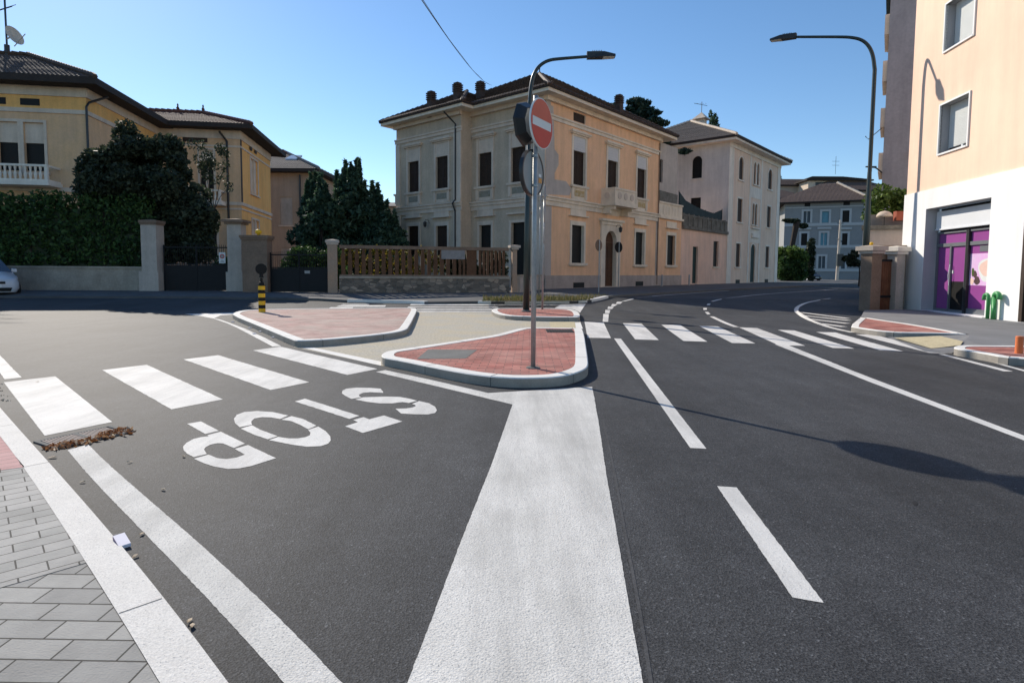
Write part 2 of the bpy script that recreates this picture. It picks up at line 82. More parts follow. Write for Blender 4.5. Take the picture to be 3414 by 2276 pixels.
def asphalt(name,base,lo,hi,gr=.35):
    m=bpy.data.materials.new(name); m.use_nodes=True; t=m.node_tree; N=t.nodes; L=t.links; b=N['Principled BSDF']; b.inputs['Roughness'].default_value=.76; b.inputs['Specular IOR Level'].default_value=.28
    tc=N.new('ShaderNodeTexCoord')
    def nz(s,d,r=.6):
        n=N.new('ShaderNodeTexNoise'); n.inputs['Scale'].default_value=s; n.inputs['Detail'].default_value=d; n.inputs['Roughness'].default_value=r; L.new(tc.outputs['Object'],n.inputs['Vector']); return n
    def mr(n,a,b_,c,d):
        x=N.new('ShaderNodeMapRange'); x.inputs[1].default_value=a; x.inputs[2].default_value=b_; x.inputs[3].default_value=c; x.inputs[4].default_value=d; L.new(n.outputs[0],x.inputs[0]); return x
    big=mr(nz(.45,5,.6),.3,.7,lo,hi); fine=mr(nz(150,3,.85),.36,.64,1-gr,1+gr); md=mr(nz(5,6,.75),.32,.68,.84,1.16)
    v=N.new('ShaderNodeTexVoronoi'); v.inputs['Scale'].default_value=125; L.new(tc.outputs['Object'],v.inputs['Vector'])
    a=N.new('ShaderNodeMath'); a.operation='MULTIPLY'; L.new(big.outputs[0],a.inputs[0]); L.new(fine.outputs[0],a.inputs[1])
    a2=N.new('ShaderNodeMath'); a2.operation='MULTIPLY'; L.new(a.outputs[0],a2.inputs[0]); L.new(md.outputs[0],a2.inputs[1])
    # scattered pale stones
    # tyre-polished lanes and old wet-brushed streaks run along the road
    mp=N.new('ShaderNodeMapping'); mp.inputs['Rotation'].default_value=(0,0,R(12)); mp.inputs['Scale'].default_value=(1.1,.09,1); L.new(tc.outputs['Object'],mp.inputs[0])
    st=N.new('ShaderNodeTexNoise'); st.inputs['Scale'].default_value=1.6; st.inputs['Detail'].default_value=5; st.inputs['Roughness'].default_value=.7; L.new(mp.outputs[0],st.inputs['Vector']); sm=mr(st,.35,.65,.84,1.2)
    a3=N.new('ShaderNodeMath'); a3.operation='MULTIPLY'; L.new(a2.outputs[0],a3.inputs[0]); L.new(sm.outputs[0],a3.inputs[1]); a2=a3
    sp=N.new('ShaderNodeMapRange'); sp.inputs[1].default_value=.95; sp.inputs[2].default_value=1; sp.inputs[3].default_value=0; sp.inputs[4].default_value=1.3; sc=N.new('ShaderNodeSeparateColor'); L.new(v.outputs['Color'],sc.inputs[0]); L.new(sc.outputs[0],sp.inputs[0])
    ad=N.new('ShaderNodeMath'); ad.operation='MULTIPLY_ADD'; L.new(sp.outputs[0],ad.inputs[0]); L.new(a2.outputs[0],ad.inputs[1]); L.new(a2.outputs[0],ad.inputs[2])
    sr=N.new('ShaderNodeMapRange'); sr.inputs[3].default_value=.62; sr.inputs[4].default_value=1.42; L.new(sc.outputs[1],sr.inputs[0]); a5=N.new('ShaderNodeMath'); a5.operation='MULTIPLY'; L.new(ad.outputs[0],a5.inputs[0]); L.new(sr.outputs[0],a5.inputs[1]); ad=a5
    cx=N.new('ShaderNodeMixRGB'); cx.blend_type='MULTIPLY'; cx.inputs[0].default_value=1; cx.inputs[1].default_value=(*base,1); L.new(ad.outputs[0],cx.inputs[2]); L.new(cx.outputs[0],b.inputs['Base Color'])
    bp=N.new('ShaderNodeBump'); bp.inputs['Strength'].default_value=.3; bp.inputs['Distance'].default_value=.005; L.new(v.outputs['Distance'],bp.inputs['Height'])
    L.new(bp.outputs[0],b.inputs['Normal']); MATS[name]=m; return m
M=MATS
asphalt('asphalt',(.0430,.0440,.0455),.70,1.28,.8)
asphalt('asphalt_pale',(.16,.158,.15),.85,1.2,.25)
mat('paint',(.74,.715,.66),.75,vs=2.2,col2=(.61,.59,.55),fine=.07,fs=90,bump=.25,bs=150,detail=8,speck=(150,.64,(.36,.36,.35)))
mat('paint_worn',(.74,.715,.66),.8,vs=1.3,col2=(.56,.54,.49),fine=.10,fs=100,bump=.4,bs=120,speck=(140,.60,(.34,.34,.33)),detail=9)
mat('granite',(.69,.66,.605),.8,var=.06,vs=5,fine=.16,fs=170,bump=.3,bs=120,speck=(120,.67,(.33,.33,.33)))
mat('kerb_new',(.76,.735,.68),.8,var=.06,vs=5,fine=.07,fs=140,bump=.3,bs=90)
mat('kerb_face_shaded',(.31,.28,.24),.9,var=.18,vs=3,fine=.12,fs=90,detail=7)  # upright kerb faces: their shade is put into this darker colour
mat('chimney_brick',(.085,.058,.045),.92,var=.3,vs=4,detail=7)
mat('asphalt_seam',(.062,.062,.063),.8,var=.25,vs=6,fine=.3,fs=90)
mat('tar',(.018,.018,.018),.7)
mat('joint',(.12,.12,.11),.9)
mat('concrete_sandy',(.40,.39,.35),.9,vs=1.1,col2=(.48,.41,.28),fine=.22,fs=26,bump=.5,bs=60,detail=8,speck=(34,.66,(.16,.15,.13)))
mat('sidewalk_dark',(.10,.10,.10),.85,var=.2,vs=1.2,fine=.12,fs=80)
mat('sidewalk_grey',(.20,.20,.20),.85,var=.12,vs=1.2,fine=.12,fs=80,bump=.2,bs=90)
mat('tactile',(.50,.43,.27),.9,var=.12,vs=8,fine=.15,fs=40)
brickmat('red_pavers',(.33,.095,.075),(.47,.18,.14),(.13,.07,.06),.21,.105,.005,dust=(0,.28),rot=.03,var=.22,bump=.9)
brickmat('red_pavers_dusty',(.40,.22,.19),(.50,.32,.28),(.30,.21,.18),.21,.105,.005,dust=(.05,.75),rot=.2,var=.22,bump=.7)
brickmat('grey_pavers',(.31,.30,.275),(.40,.385,.35),(.075,.07,.06),.220,.1065,.0036,rot=.016,var=.12,bump=1)
brickmat('grey_pavers_diag',(.34,.33,.30),(.43,.41,.375),(.085,.08,.07),.204,.1,.0032,rot=-R(43),var=.12,bump=1)
brickmat('red_pavers_diag',(.50,.27,.25),(.56,.33,.31),(.22,.15,.14),.204,.1,.003,rot=-R(43),var=.06,bump=.9)
mat('peach',(.93,.57,.32),.9,vs=.5,col2=(.88,.54,.33),fine=.05,fs=14,bump=.2,bs=30,detail=8)
mat('peach_patch',(.52,.46,.40),.9,var=.06,vs=1.5,fine=.05,fs=20)
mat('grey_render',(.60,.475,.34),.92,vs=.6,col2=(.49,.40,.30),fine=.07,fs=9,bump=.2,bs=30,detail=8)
mat('trim_pale',(.82,.70,.54),.85,var=.08,vs=1.3,fine=.05,fs=18,detail=7)
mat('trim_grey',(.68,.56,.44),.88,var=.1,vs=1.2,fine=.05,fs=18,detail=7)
mat('plinth',(.46,.38,.32),.9,var=.14,vs=.9,fine=.07,fs=12,detail=7)
mat('pink_wall',(.88,.58,.42),.9,vs=.5,col2=(.80,.56,.43),fine=.05,fs=12,detail=8)
mat('ivory_wall',(.90,.66,.49),.9,vs=.35,col2=(.82,.64,.49),fine=.04,fs=10,detail=8)
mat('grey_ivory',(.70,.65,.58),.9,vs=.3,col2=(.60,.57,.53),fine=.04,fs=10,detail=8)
mat('trim_ivory',(.85,.76,.64),.88,var=.07,vs=1.1,detail=7)
mat('moss',(.10,.095,.08),.95,vs=1.6,col2=(.22,.21,.18),fine=.2,fs=9,detail=8)
mat('netting',(.035,.055,.06),.9,var=.2,vs=2)
mat('ochre',(.90,.47,.15),.9,vs=.5,col2=(.86,.50,.18),fine=.05,fs=12,detail=8)
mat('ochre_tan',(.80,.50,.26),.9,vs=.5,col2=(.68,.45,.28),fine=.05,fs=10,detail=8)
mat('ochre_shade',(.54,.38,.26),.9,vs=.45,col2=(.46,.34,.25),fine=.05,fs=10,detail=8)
mat('terrace_wall',(.55,.47,.42),.9,var=.1,vs=1,detail=7)
mat('soffit_dark',(.045,.035,.03),.85,var=.15)
mat('dark_void',(.012,.011,.010),.5,var=.1,spec=.22)
mat('shutter_brown',(.045,.028,.020),.7,var=.2,vs=9)
mat('shutter_green',(.02,.045,.04),.7,var=.2,vs=9)
mat('door_brown',(.10,.045,.022),.6,var=.25,vs=5)
mat('blind',(.66,.64,.60),.8,var=.04,vs=3)
mat('panel_yellow',(.46,.30,.08),.85,vs=5,col2=(.6,.5,.35))
mat('panel_dull',(.22,.20,.13),.9,vs=5,col2=(.32,.30,.26))
mat('metal_black',(.018,.020,.022),.4,var=.1,spec=.5)
mat('metal_green_black',(.014,.028,.026),.35,var=.1,spec=.55)
mat('galvanised',(.36,.365,.36),.45,var=.12,vs=14,metal=.45,fine=.08,fs=60)
mat('sign_back',(.38,.36,.33),.7,var=.06,vs=6)
mat('lamp_glass',(.62,.60,.52),.3,var=.03)
mat('sign_red',(.62,.035,.03),.45,var=.05,vs=4)
mat('sign_red_pale',(.66,.10,.06),.45,var=.06,vs=4)
mat('sign_white',(.74,.75,.72),.45,var=.03)
mat('sticker',(.75,.32,.08),.6,var=.05)
mat('yellow',(.80,.46,.02),.5,var=.07,vs=8)
mat('black_plastic',(.015,.015,.014),.7,var=.1,spec=.2)
mat('white_metal',(.72,.73,.74),.5,var=.03)
mat('pillar_stone',(.50,.43,.36),.92,var=.13,vs=1.6,fine=.08,fs=20,bump=.3,bs=30,detail=7)
mat('pillar_brown',(.22,.155,.11),.92,var=.2,vs=1.6,fine=.1,fs=14,detail=7)
mat('pillar_tan',(.44,.28,.18),.92,vs=1.4,col2=(.34,.27,.21),fine=.1,fs=14,detail=7)
mat('wall_low',(.38,.32,.25),.92,var=.22,vs=.8,fine=.1,fs=12,detail=8)
mat('slat',(.125,.06,.03),.9,vs=1.1,col2=(.13,.07,.04),fine=.18,fs=9,detail=8)
mat('board_grey',(.27,.26,.25),.9,var=.15,vs=4,detail=7)
mat('iron',(.010,.010,.011),.6,var=.2)
mat('bark',(.06,.045,.035),.95,var=.25,vs=9,bump=.5,bs=25)
mat('stone_white',(.86,.85,.82),.75,var=.04,vs=.7,detail=7)
mat('pink_bright',(.95,.66,.485),.9,var=.015,vs=.6)
mat('window_reveal',(.40,.40,.41),.8,var=.03)
mat('purple',(.30,.07,.27),.35,var=.05,vs=2)
mat('poster_pink',(.78,.40,.72),.35,vs=3,col2=(.75,.58,.76))
mat('poster_skin',(.80,.55,.46),.4,var=.06,vs=9)
mat('poster_dark',(.10,.06,.06),.4,var=.2)
mat('alu',(.22,.235,.25),.4,var=.05,metal=.5)
mat('green_pipe',(.07,.30,.10),.4,var=.12,vs=6,fine=.08,fs=25)
mat('orange_post',(.66,.18,.06),.6,var=.1,vs=9)
mat('wood_gate',(.16,.07,.035),.8,var=.25,vs=4)
mat('tower_grey',(.46,.40,.38),.92,var=.09,vs=.4,fine=.06,fs=6,detail=8)
mat('blue_grey',(.30,.30,.29),.9,var=.06,vs=.3,fine=.04,fs=4,detail=7)
mat('far_trim',(.52,.52,.50),.9,var=.05)
mat('far_shutter',(.10,.12,.13),.8,var=.1)
mat('far_cyan',(.16,.34,.40),.8,var=.1)
mat('yellow_wall',(.52,.38,.17),.9,var=.08,vs=.4)
mat('far_beige',(.42,.36,.30),.9,var=.08,vs=.4)
mat('car_white',(.62,.63,.65),.25,var=.02,spec=.6)
mat('car_dark',(.02,.025,.035),.25,var=.05,spec=.6)
mat('car_glass',(.02,.03,.045),.08,var=.1,spec=.7)
mat('tyre',(.015,.015,.015),.85)
mat('headlight',(.55,.6,.65),.15,var=.05,spec=.8)
mat('paper',(.78,.74,.80),.7,var=.04)
mat('paper_purple',(.28,.18,.26),.7,var=.04)
mat('leaf_litter',(.34,.13,.05),.9,vs=22,col2=(.10,.055,.03))
mat('leaf_pale',(.55,.47,.36),.9,vs=22,col2=(.35,.25,.15))
mat('brick_planter',(.34,.10,.06),.85,var=.15)
mat('cement_grey',(.15,.15,.14),.92,var=.15,vs=5,fine=.1,fs=60)
def leafmat(name,c1,c2,c3,tr=.35):
    m=bpy.data.materials.new(name); m.use_nodes=True; t=m.node_tree; N=t.nodes; L=t.links; b=N['Principled BSDF']; b.inputs['Roughness'].default_value=.6; b.inputs['Specular IOR Level'].default_value=.3
    g=N.new('ShaderNodeNewGeometry'); cr=N.new('ShaderNodeValToRGB'); cr.color_ramp.elements[0].color=(*c1,1); cr.color_ramp.elements[1].color=(*c3,1); e=cr.color_ramp.elements.new(.5); e.color=(*c2,1)
    L.new(g.outputs['Random Per Island'],cr.inputs[0]); L.new(cr.outputs[0],b.inputs['Base Color'])
    tl=N.new('ShaderNodeBsdfTranslucent'); L.new(cr.outputs[0],tl.inputs[0]); mx=N.new('ShaderNodeMixShader'); mx.inputs[0].default_value=tr; L.new(b.outputs[0],mx.inputs[1]); L.new(tl.outputs[0],mx.inputs[2]); L.new(mx.outputs[0],N['Material Output'].inputs[0]); MATS[name]=m
leafmat('leaf_hedge',(.018,.038,.012),(.045,.095,.025),(.10,.17,.045),.35)
leafmat('leaf_dark',(.018,.026,.014),(.038,.052,.028),(.08,.10,.055),.3)
leafmat('leaf_conifer',(.02,.042,.024),(.045,.09,.048),(.12,.18,.11),.35)
leafmat('leaf_bright',(.04,.08,.015),(.09,.15,.03),(.16,.24,.06),.4)
leafmat('leaf_cedar',(.012,.035,.028),(.025,.06,.045),(.04,.08,.055),.25)
leafmat('leaf_yellow_sunlit',(.02,.03,.006),(.06,.065,.01),(.38,.28,.04),.45)  # bright stop paints sun highlights onto a few of the dark leaves
leafmat('grass_dry',(.07,.09,.025),(.16,.15,.06),(.26,.20,.09),.35)
leafmat('leaf_brown',(.10,.04,.016),(.42,.17,.06),(.70,.55,.36),.2)
def tilemat(name,c1,c2,row=.42,colw=.25):
    m=bpy.data.materials.new(name); m.use_nodes=True; t=m.node_tree; N=t.nodes; L=t.links; b=N['Principled BSDF']; b.inputs['Roughness'].default_value=.75; b.inputs['Specular IOR Level'].default_value=.35
    tc=N.new('ShaderNodeTexCoord'); sx=N.new('ShaderNodeSeparateXYZ'); L.new(tc.outputs['UV'],sx.inputs[0])
    def mth(op,a,bv=None,link=None):
        n=N.new('ShaderNodeMath'); n.operation=op; L.new(a,n.inputs[0])
        if link is not None: L.new(link,n.inputs[1])
        elif bv is not None: n.inputs[1].default_value=bv
        return n.outputs[0]
    v=mth('FRACT',mth('MULTIPLY',sx.outputs[1],1/row)); u=mth('MULTIPLY',sx.outputs[0],2*math.pi/colw); su=mth('SINE',u)
    h=mth('ADD',mth('MULTIPLY',su,.35),link=mth('MULTIPLY',v,-1.0))
    bp=N.new('ShaderNodeBump'); bp.inputs['Strength'].default_value=1; bp.inputs['Distance'].default_value=.06; L.new(h,bp.inputs['Height']); L.new(bp.outputs[0],b.inputs['Normal'])
    nz=N.new('ShaderNodeTexNoise'); nz.inputs['Scale'].default_value=3.5; nz.inputs['Detail'].default_value=6; nz.inputs['Roughness'].default_value=.75; L.new(tc.outputs['Object'],nz.inputs['Vector'])
    rr=N.new('ShaderNodeMapRange'); rr.inputs[1].default_value=.35; rr.inputs[2].default_value=.65; L.new(nz.outputs[0],rr.inputs[0])
    mx=N.new('ShaderNodeMixRGB'); mx.inputs[1].default_value=(*c1,1); mx.inputs[2].default_value=(*c2,1); L.new(rr.outputs[0],mx.inputs[0])
    L.new(mx.outputs[0],b.inputs['Base Color']); MATS[name]=m
tilemat('tiles_brown',(.035,.022,.016),(.13,.08,.055)); tilemat('tiles_red',(.12,.045,.03),(.19,.085,.055)); tilemat('tiles_far',(.15,.10,.08),(.20,.14,.115)); tilemat('tiles_grey',(.16,.135,.12),(.23,.20,.18))
def stonemat(name):
    m=bpy.data.materials.new(name); m.use_nodes=True; t=m.node_tree; N=t.nodes; L=t.links; b=N['Principled BSDF']; b.inputs['Roughness'].default_value=.9
    tc=N.new('ShaderNodeTexCoord'); mp=N.new('ShaderNodeMapping'); mp.inputs['Scale'].default_value=(1,1,1.7); L.new(tc.outputs['Object'],mp.inputs[0])
    v=N.new('ShaderNodeTexVoronoi'); v.inputs['Scale'].default_value=3.2; L.new(mp.outputs[0],v.inputs['Vector']); e=N.new('ShaderNodeTexVoronoi'); e.feature='DISTANCE_TO_EDGE'; e.inputs['Scale'].default_value=3.2; L.new(mp.outputs[0],e.inputs['Vector'])
    sc=N.new('ShaderNodeSeparateColor'); L.new(v.outputs['Color'],sc.inputs[0]); cr=N.new('ShaderNodeValToRGB'); cr.color_ramp.elements[0].color=(.12,.10,.08,1); cr.color_ramp.elements[1].color=(.42,.33,.25,1); x=cr.color_ramp.elements.new(.6); x.color=(.22,.18,.14,1); L.new(sc.outputs[0],cr.inputs[0])
    r=N.new('ShaderNodeMapRange'); r.inputs[1].default_value=.0; r.inputs[2].default_value=.07; L.new(e.outputs['Distance'],r.inputs[0]); mx=N.new('ShaderNodeMixRGB'); mx.inputs[1].default_value=(.17,.15,.125,1); L.new(r.outputs[0],mx.inputs[0]); L.new(cr.outputs[0],mx.inputs[2]); L.new(mx.outputs[0],b.inputs['Base Color'])
    bp=N.new('ShaderNodeBump'); bp.inputs['Strength'].default_value=.7; bp.inputs['Distance'].default_value=.03; L.new(r.outputs[0],bp.inputs['Height']); L.new(bp.outputs[0],b.inputs['Normal']); MATS[name]=m
stonemat('rubble')
# ---------------- mesh building
class MB:
    def __init__(s): s.v=[]; s.f=[]; s.m=[]; s.uv={}
    def poly(s,pts,m=0,uv=None):
        b=len(s.v); s.v+= [tuple(p) for p in pts]; s.f.append(list(range(b,b+len(pts)))); s.m.append(m)
        if uv: s.uv[len(s.f)-1]=uv
    def hexa(s,p,m=0):   # 8 pts: bottom 4 ccw, top 4
        b=len(s.v); s.v+=[tuple(x) for x in p]
        for f in ((3,2,1,0),(4,5,6,7),(0,1,5,4),(1,2,6,5),(2,3,7,6),(3,0,4,7)): s.f.append([b+i for i in f]); s.m.append(m)
    def box(s,x0,x1,y0,y1,z0,z1,m=0): s.hexa([(x0,y0,z0),(x1,y0,z0),(x1,y1,z0),(x0,y1,z0),(x0,y0,z1),(x1,y0,z1),(x1,y1,z1),(x0,y1,z1)],m)
    def fbox(s,fr,s0,s1,z0,z1,d0,d1,m=0):
        P=lambda a,z,d: fr(a,z,d)
        s.hexa([P(s0,z0,d0),P(s1,z0,d0),P(s1,z0,d1),P(s0,z0,d1),P(s0,z1,d0),P(s1,z1,d0),P(s1,z1,d1),P(s0,z1,d1)],m)
    def prism(s,pts,z0,z1,m=0,bottom=False):
        n=len(pts); b=len(s.v); s.v+=[(p[0],p[1],z0) for p in pts]+[(p[0],p[1],z1) for p in pts]
        for i in range(n): j=(i+1)%n; s.f.append([b+i,b+j,b+n+j,b+n+i]); s.m.append(m)
        s.f.append([b+n+i for i in range(n)]); s.m.append(m)
        if bottom: s.f.append([b+n-1-i for i in range(n)]); s.m.append(m)
    def tube(s,path,r,n=10,m=0,cap=True):
        path=[Vector(p) for p in path]; rs=r if isinstance(r,(list,tuple)) else [r]*len(path); rings=[]; up=None
        for i,p in enumerate(path):
            d=(path[min(i+1,len(path)-1)]-path[max(i-1,0)]).normalized()
            if up is None: up=Vector((0,0,1)) if abs(d.z)<.9 else Vector((1,0,0))
            x=d.cross(up).normalized(); y=x.cross(d).normalized(); up=y
            b=len(s.v)
            for k in range(n):
                a=2*math.pi*k/n; q=p+(x*math.cos(a)+y*math.sin(a))*rs[i]; s.v.append(tuple(q))
            rings.append(b)
        for a,b in zip(rings,rings[1:]):
            for k in range(n): j=(k+1)%n; s.f.append([a+k,a+j,b+j,b+k]); s.m.append(m)
        if cap: s.f.append([rings[0]+n-1-k for k in range(n)]); s.m.append(m); s.f.append([rings[-1]+k for k in range(n)]); s.m.append(m)
    def lathe(s,c,prof,n=16,m=0,axis=None):   # prof list (r,h)
        ax=Vector(axis or (0,0,1)).normalized(); u=ax.orthogonal().normalized(); w=ax.cross(u); c=Vector(c); b0=len(s.v)
        for r,h in prof:
            for k in range(n):
                a=2*math.pi*k/n; s.v.append(tuple(c+ax*h+(u*math.cos(a)+w*math.sin(a))*r))
        for i in range(len(prof)-1):
            for k in range(n): j=(k+1)%n; s.f.append([b0+i*n+k,b0+i*n+j,b0+(i+1)*n+j,b0+(i+1)*n+k]); s.m.append(m)
        s.f.append([b0+n-1-k for k in range(n)]); s.m.append(m); e=b0+(len(prof)-1)*n; s.f.append([e+k for k in range(n)]); s.m.append(m)
    def build(s,name,mats,parent=None,smooth=False,loc=None,bevel=0):
        if isinstance(mats,str): mats=[mats]
        me=bpy.data.meshes.new(name)
        o=bpy.data.objects.new(name,me); C.objects.link(o)
        if parent is not None:
            o.parent=parent; off=ROOTLOC[parent]; ROOTLOC[o]=off
        else:
            if loc is None:
                a=np.array(s.v); loc=(float((a[:,0].min()+a[:,0].max())/2),float((a[:,1].min()+a[:,1].max())/2),float(a[:,2].min()))
            o.location=loc; off=loc; ROOTLOC[o]=loc
            if tuple(loc)!=(0,0,0): settle(o,loc)
        if parent is None and tuple(loc)==(0,0,0): me.from_pydata([terrain(*p) for p in s.v],[],s.f)
        else: me.from_pydata([(x-off[0],y-off[1],z-off[2]) for x,y,z in s.v],[],s.f)
        for k in mats: me.materials.append(MATS[k])
        me.polygons.foreach_set('material_index',s.m)
        if s.uv:
            ul=me.uv_layers.new(name='UVMap')
            for fi,uv in s.uv.items():
                for li,u in zip(me.polygons[fi].loop_indices,uv): ul.data[li].uv=u
        if smooth: me.polygons.foreach_set('use_smooth',[True]*len(s.f))
        me.update()
        if bevel:
            bm=o.modifiers.new('bevel','BEVEL'); bm.width=bevel; bm.segments=2; bm.limit_method='ANGLE'
        return o
ROOTLOC={}; KR=.77
# the ground is level round the islands (y<18) and then rises 0.3 m towards the villas; drawing coordinates are metres
# read off level ground, terrain() puts them on the rising street and sizes what stands there to match
def kfac(y): return 1-(1-KR)*min(1,max(0,(y-18)/11))
def terrain(x,y,z=0.): k=kfac(y); return (x*k,y*k,1.3+(z-1.3)*k)
def settle(o,loc):
    if loc[1]<21.5: return o
    k=.95 if loc[0]<-16 and loc[1]>=36 else kfac(loc[1])
    o.location=(loc[0]*k,loc[1]*k,1.3+(loc[2]-1.3)*k); o.scale=(k,k,k)
    return o
def thing(name,label,cat,loc,group=None,kind=None):
    o=bpy.data.objects.new(name,None); C.objects.link(o); o.location=loc; ROOTLOC[o]=tuple(loc); o.empty_display_size=.3; settle(o,loc)
    return tag(o,label,cat,group,kind)
def tag(o,label=None,cat=None,group=None,kind=None):
    if label: o['label']=label
    if cat: o['category']=cat
    if group: o['group']=group
    if kind: o['kind']=kind
    return o
def struct(o): o['kind']='structure'; return o
def frame(o,e,sign=1):   # facade frame: o origin xy, e unit along, outward normal = sign*perp
    n=(-e[1]*sign,e[0]*sign)
    f=lambda s,z,d=0.: (o[0]+e[0]*s+n[0]*d,o[1]+e[1]*s+n[1]*d,z)
    f.o=o; f.e=e; f.n=n; return f
def wall(mb,fr,s0,s1,z0,z1,holes=(),depth=.22,m=0,rm=None):
    rm=m if rm is None else rm
    ss=sorted({s0,s1}|{h[0] for h in holes}|{h[1] for h in holes}); zs=sorted({z0,z1}|{h[2] for h in holes}|{h[3] for h in holes})
    ss=[x for x in ss if s0<=x<=s1]; zs=[x for x in zs if z0<=x<=z1]
    for a,b in zip(ss,ss[1:]):
        for c,d in zip(zs,zs[1:]):
            cs,cz=(a+b)/2,(c+d)/2
            if any(h[0]<cs<h[1] and h[2]<cz<h[3] for h in holes): continue
            mb.poly([fr(a,c),fr(b,c),fr(b,d),fr(a,d)],m)
    for h in holes:
        a,b,c,d=h[:4]
        mb.poly([fr(a,c),fr(a,c,-depth),fr(a,d,-depth),fr(a,d)],rm); mb.poly([fr(b,c),fr(b,d),fr(b,d,-depth),fr(b,c,-depth)],rm)
        mb.poly([fr(a,c),fr(b,c),fr(b,c,-depth),fr(a,c,-depth)],rm); mb.poly([fr(a,d),fr(a,d,-depth),fr(b,d,-depth),fr(b,d)],rm)
        if len(h)>4 and h[4]:   # arch spandrels
            r=(b-a)/2; cc=(a+b)/2; zc=d-r; pts=[(cc+r*math.cos(t),zc+r*math.sin(t)) for t in np.linspace(0,math.pi/2,9)]
            for sg in (1,-1):
                for p,q_ in zip(pts,pts[1:]):
                    A=(cc+sg*(p[0]-cc),p[1]); B=(cc+sg*(q_[0]-cc),q_[1]); K=(cc+sg*r,d)
                    mb.poly([fr(A[0],A[1],.001),fr(K[0],K[1],.001),fr(B[0],B[1],.001)],m); mb.poly([fr(A[0],A[1]),fr(B[0],B[1]),fr(B[0],B[1],-depth),fr(A[0],A[1],-depth)],rm)
def roof_hip(mb,c00,c10,c11,c01,za,r0,r1,zr,m=0):
    # eave corners in order, ridge ends r0 (near c00/c01 side) r1 ; uv in metres
    A=[Vector((*p,za)) for p in (c00,c10,c11,c01)]; R0=Vector((*r0,zr)); R1=Vector((*r1,zr))
    def face(pts):
        e=(pts[1]-pts[0]).normalized(); n=(pts[1]-pts[0]).cross(pts[2]-pts[0]).normalized(); w=n.cross(e)
        L0,L1=pts[0],pts[1]; T1=pts[2]; T0=pts[3] if len(pts)>3 else pts[2]; H_=(T1-L0).dot(w); nr=max(4,int(H_/.36)); jj=random.Random(int(abs(L0.x*7+L1.y*13)))
        for i in range(nr):
            a,b=i/nr,(i+1)/nr; A0,A1=L0.lerp(T0,a),L1.lerp(T1,a); B0,B1=L0.lerp(T0,b),L1.lerp(T1,b); h=n*(.05+.012*jj.random())
            P=[A0+h,A1+h,B1+n*.004,B0+n*.004]; mb.poly(P,m,[((p-L0).dot(e),(p-L0).dot(w)) for p in P])
            P=[A0,A1,A1+h,A0+h]; mb.poly(P,m,[((p-L0).dot(e),(p-L0).dot(w)) for p in P])
    face([A[0],A[1],R1,R0]); face([A[1],A[2],R1]); face([A[2],A[3],R0,R1]); face([A[3],A[0],R0])
    return A,R0,R1
def ridge_caps(mb,a,b,m=0,r=.13,step=.42):
    a=Vector(a); b=Vector(b); L=(b-a).length; n=max(2,int(L/step)); d=(b-a)/n
    for i in range(n):
        p=a+d*i; mb.tube([p+Vector((0,0,.02)),p+d*1.12+Vector((0,0,.07))],[r,r*1.15],6,m)
def leafcloud(name,clumps,n,size,material,parent=None,loc=None,flat=False,elong=1.6,kind=None,upright=False):
    tot=sum(c[6] if len(c)>6 else c[3]*c[4]*c[5] for c in clumps); P=[]
    for c in clumps:
        w=c[6] if len(c)>6 else c[3]*c[4]*c[5]; k=max(3,int(n*w/tot)); d=rng.normal(size=(k,3)); d/=np.linalg.norm(d,axis=1)[:,None]
        rad=rng.uniform(.45,1.04,size=(k,1))**.7; P.append(np.array(c[:3])+d*rad*np.array(c[3:6]))
    P=np.concatenate(P); k=len(P); a=rng.normal(size=(k,3)); 
    if upright: a[:,2]=np.abs(a[:,2])*2.5+1
    a/=np.linalg.norm(a,axis=1)[:,None]; b=np.cross(a,rng.normal(size=(k,3))); b/=np.linalg.norm(b,axis=1)[:,None]
    sz=size*rng.uniform(.6,1.35,size=(k,1)); a*=sz*elong/2; b*=sz/2
    V=np.stack([P-a,P+b*.9-a*.1,P+a,P-b*.9-a*.1],1).reshape(-1,3)
    if parent is not None: off=np.array(ROOTLOC[parent])
    else: off=np.array(loc)
    V=V-off; me=bpy.data.meshes.new(name); me.vertices.add(4*k); me.vertices.foreach_set('co',V.astype(np.float32).ravel()); me.loops.add(4*k); me.loops.foreach_set('vertex_index',np.arange(4*k,dtype=np.int32)); me.polygons.add(k); me.polygons.foreach_set('loop_start',np.arange(0,4*k,4,dtype=np.int32)); me.polygons.foreach_set('loop_total',np.full(k,4,dtype=np.int32))
    me.materials.append(MATS[material]); me.update(calc_edges=True); me.validate()
    o=bpy.data.objects.new(name,me); C.objects.link(o)
    if parent is not None: o.parent=parent; ROOTLOC[o]=ROOTLOC[parent]
    else: o.location=loc; ROOTLOC[o]=tuple(loc); settle(o,loc)
    return o
def chaikin(p,it=1):
    for _ in range(it):
        q=[]
        for i in range(len(p)):
            a,b=p[i],p[(i+1)%len(p)]; q+=[(a[0]*.75+b[0]*.25,a[1]*.75+b[1]*.25),(a[0]*.25+b[0]*.75,a[1]*.25+b[1]*.75)]
        p=q
    return p
def area(p): return sum(p[i][0]*p[(i+1)%len(p)][1]-p[(i+1)%len(p)][0]*p[i][1] for i in range(len(p)))/2
def inset(p,d):
    if area(p)<0: p=p[::-1]
    out=[]; n=len(p)
    for i in range(n):
        a,b,c=Vector(p[i-1][:2]),Vector(p[i][:2]),Vector(p[(i+1)%n][:2]); e1=(b-a).normalized(); e2=(c-b).normalized(); n1=Vector((-e1.y,e1.x)); n2=Vector((-e2.y,e2.x)); m=n1+n2
        m=m/max(.35,m.dot(n1)) if m.length>1e-6 else n1
        out.append((b.x+m.x*d,b.y+m.y*d))
    return p,out
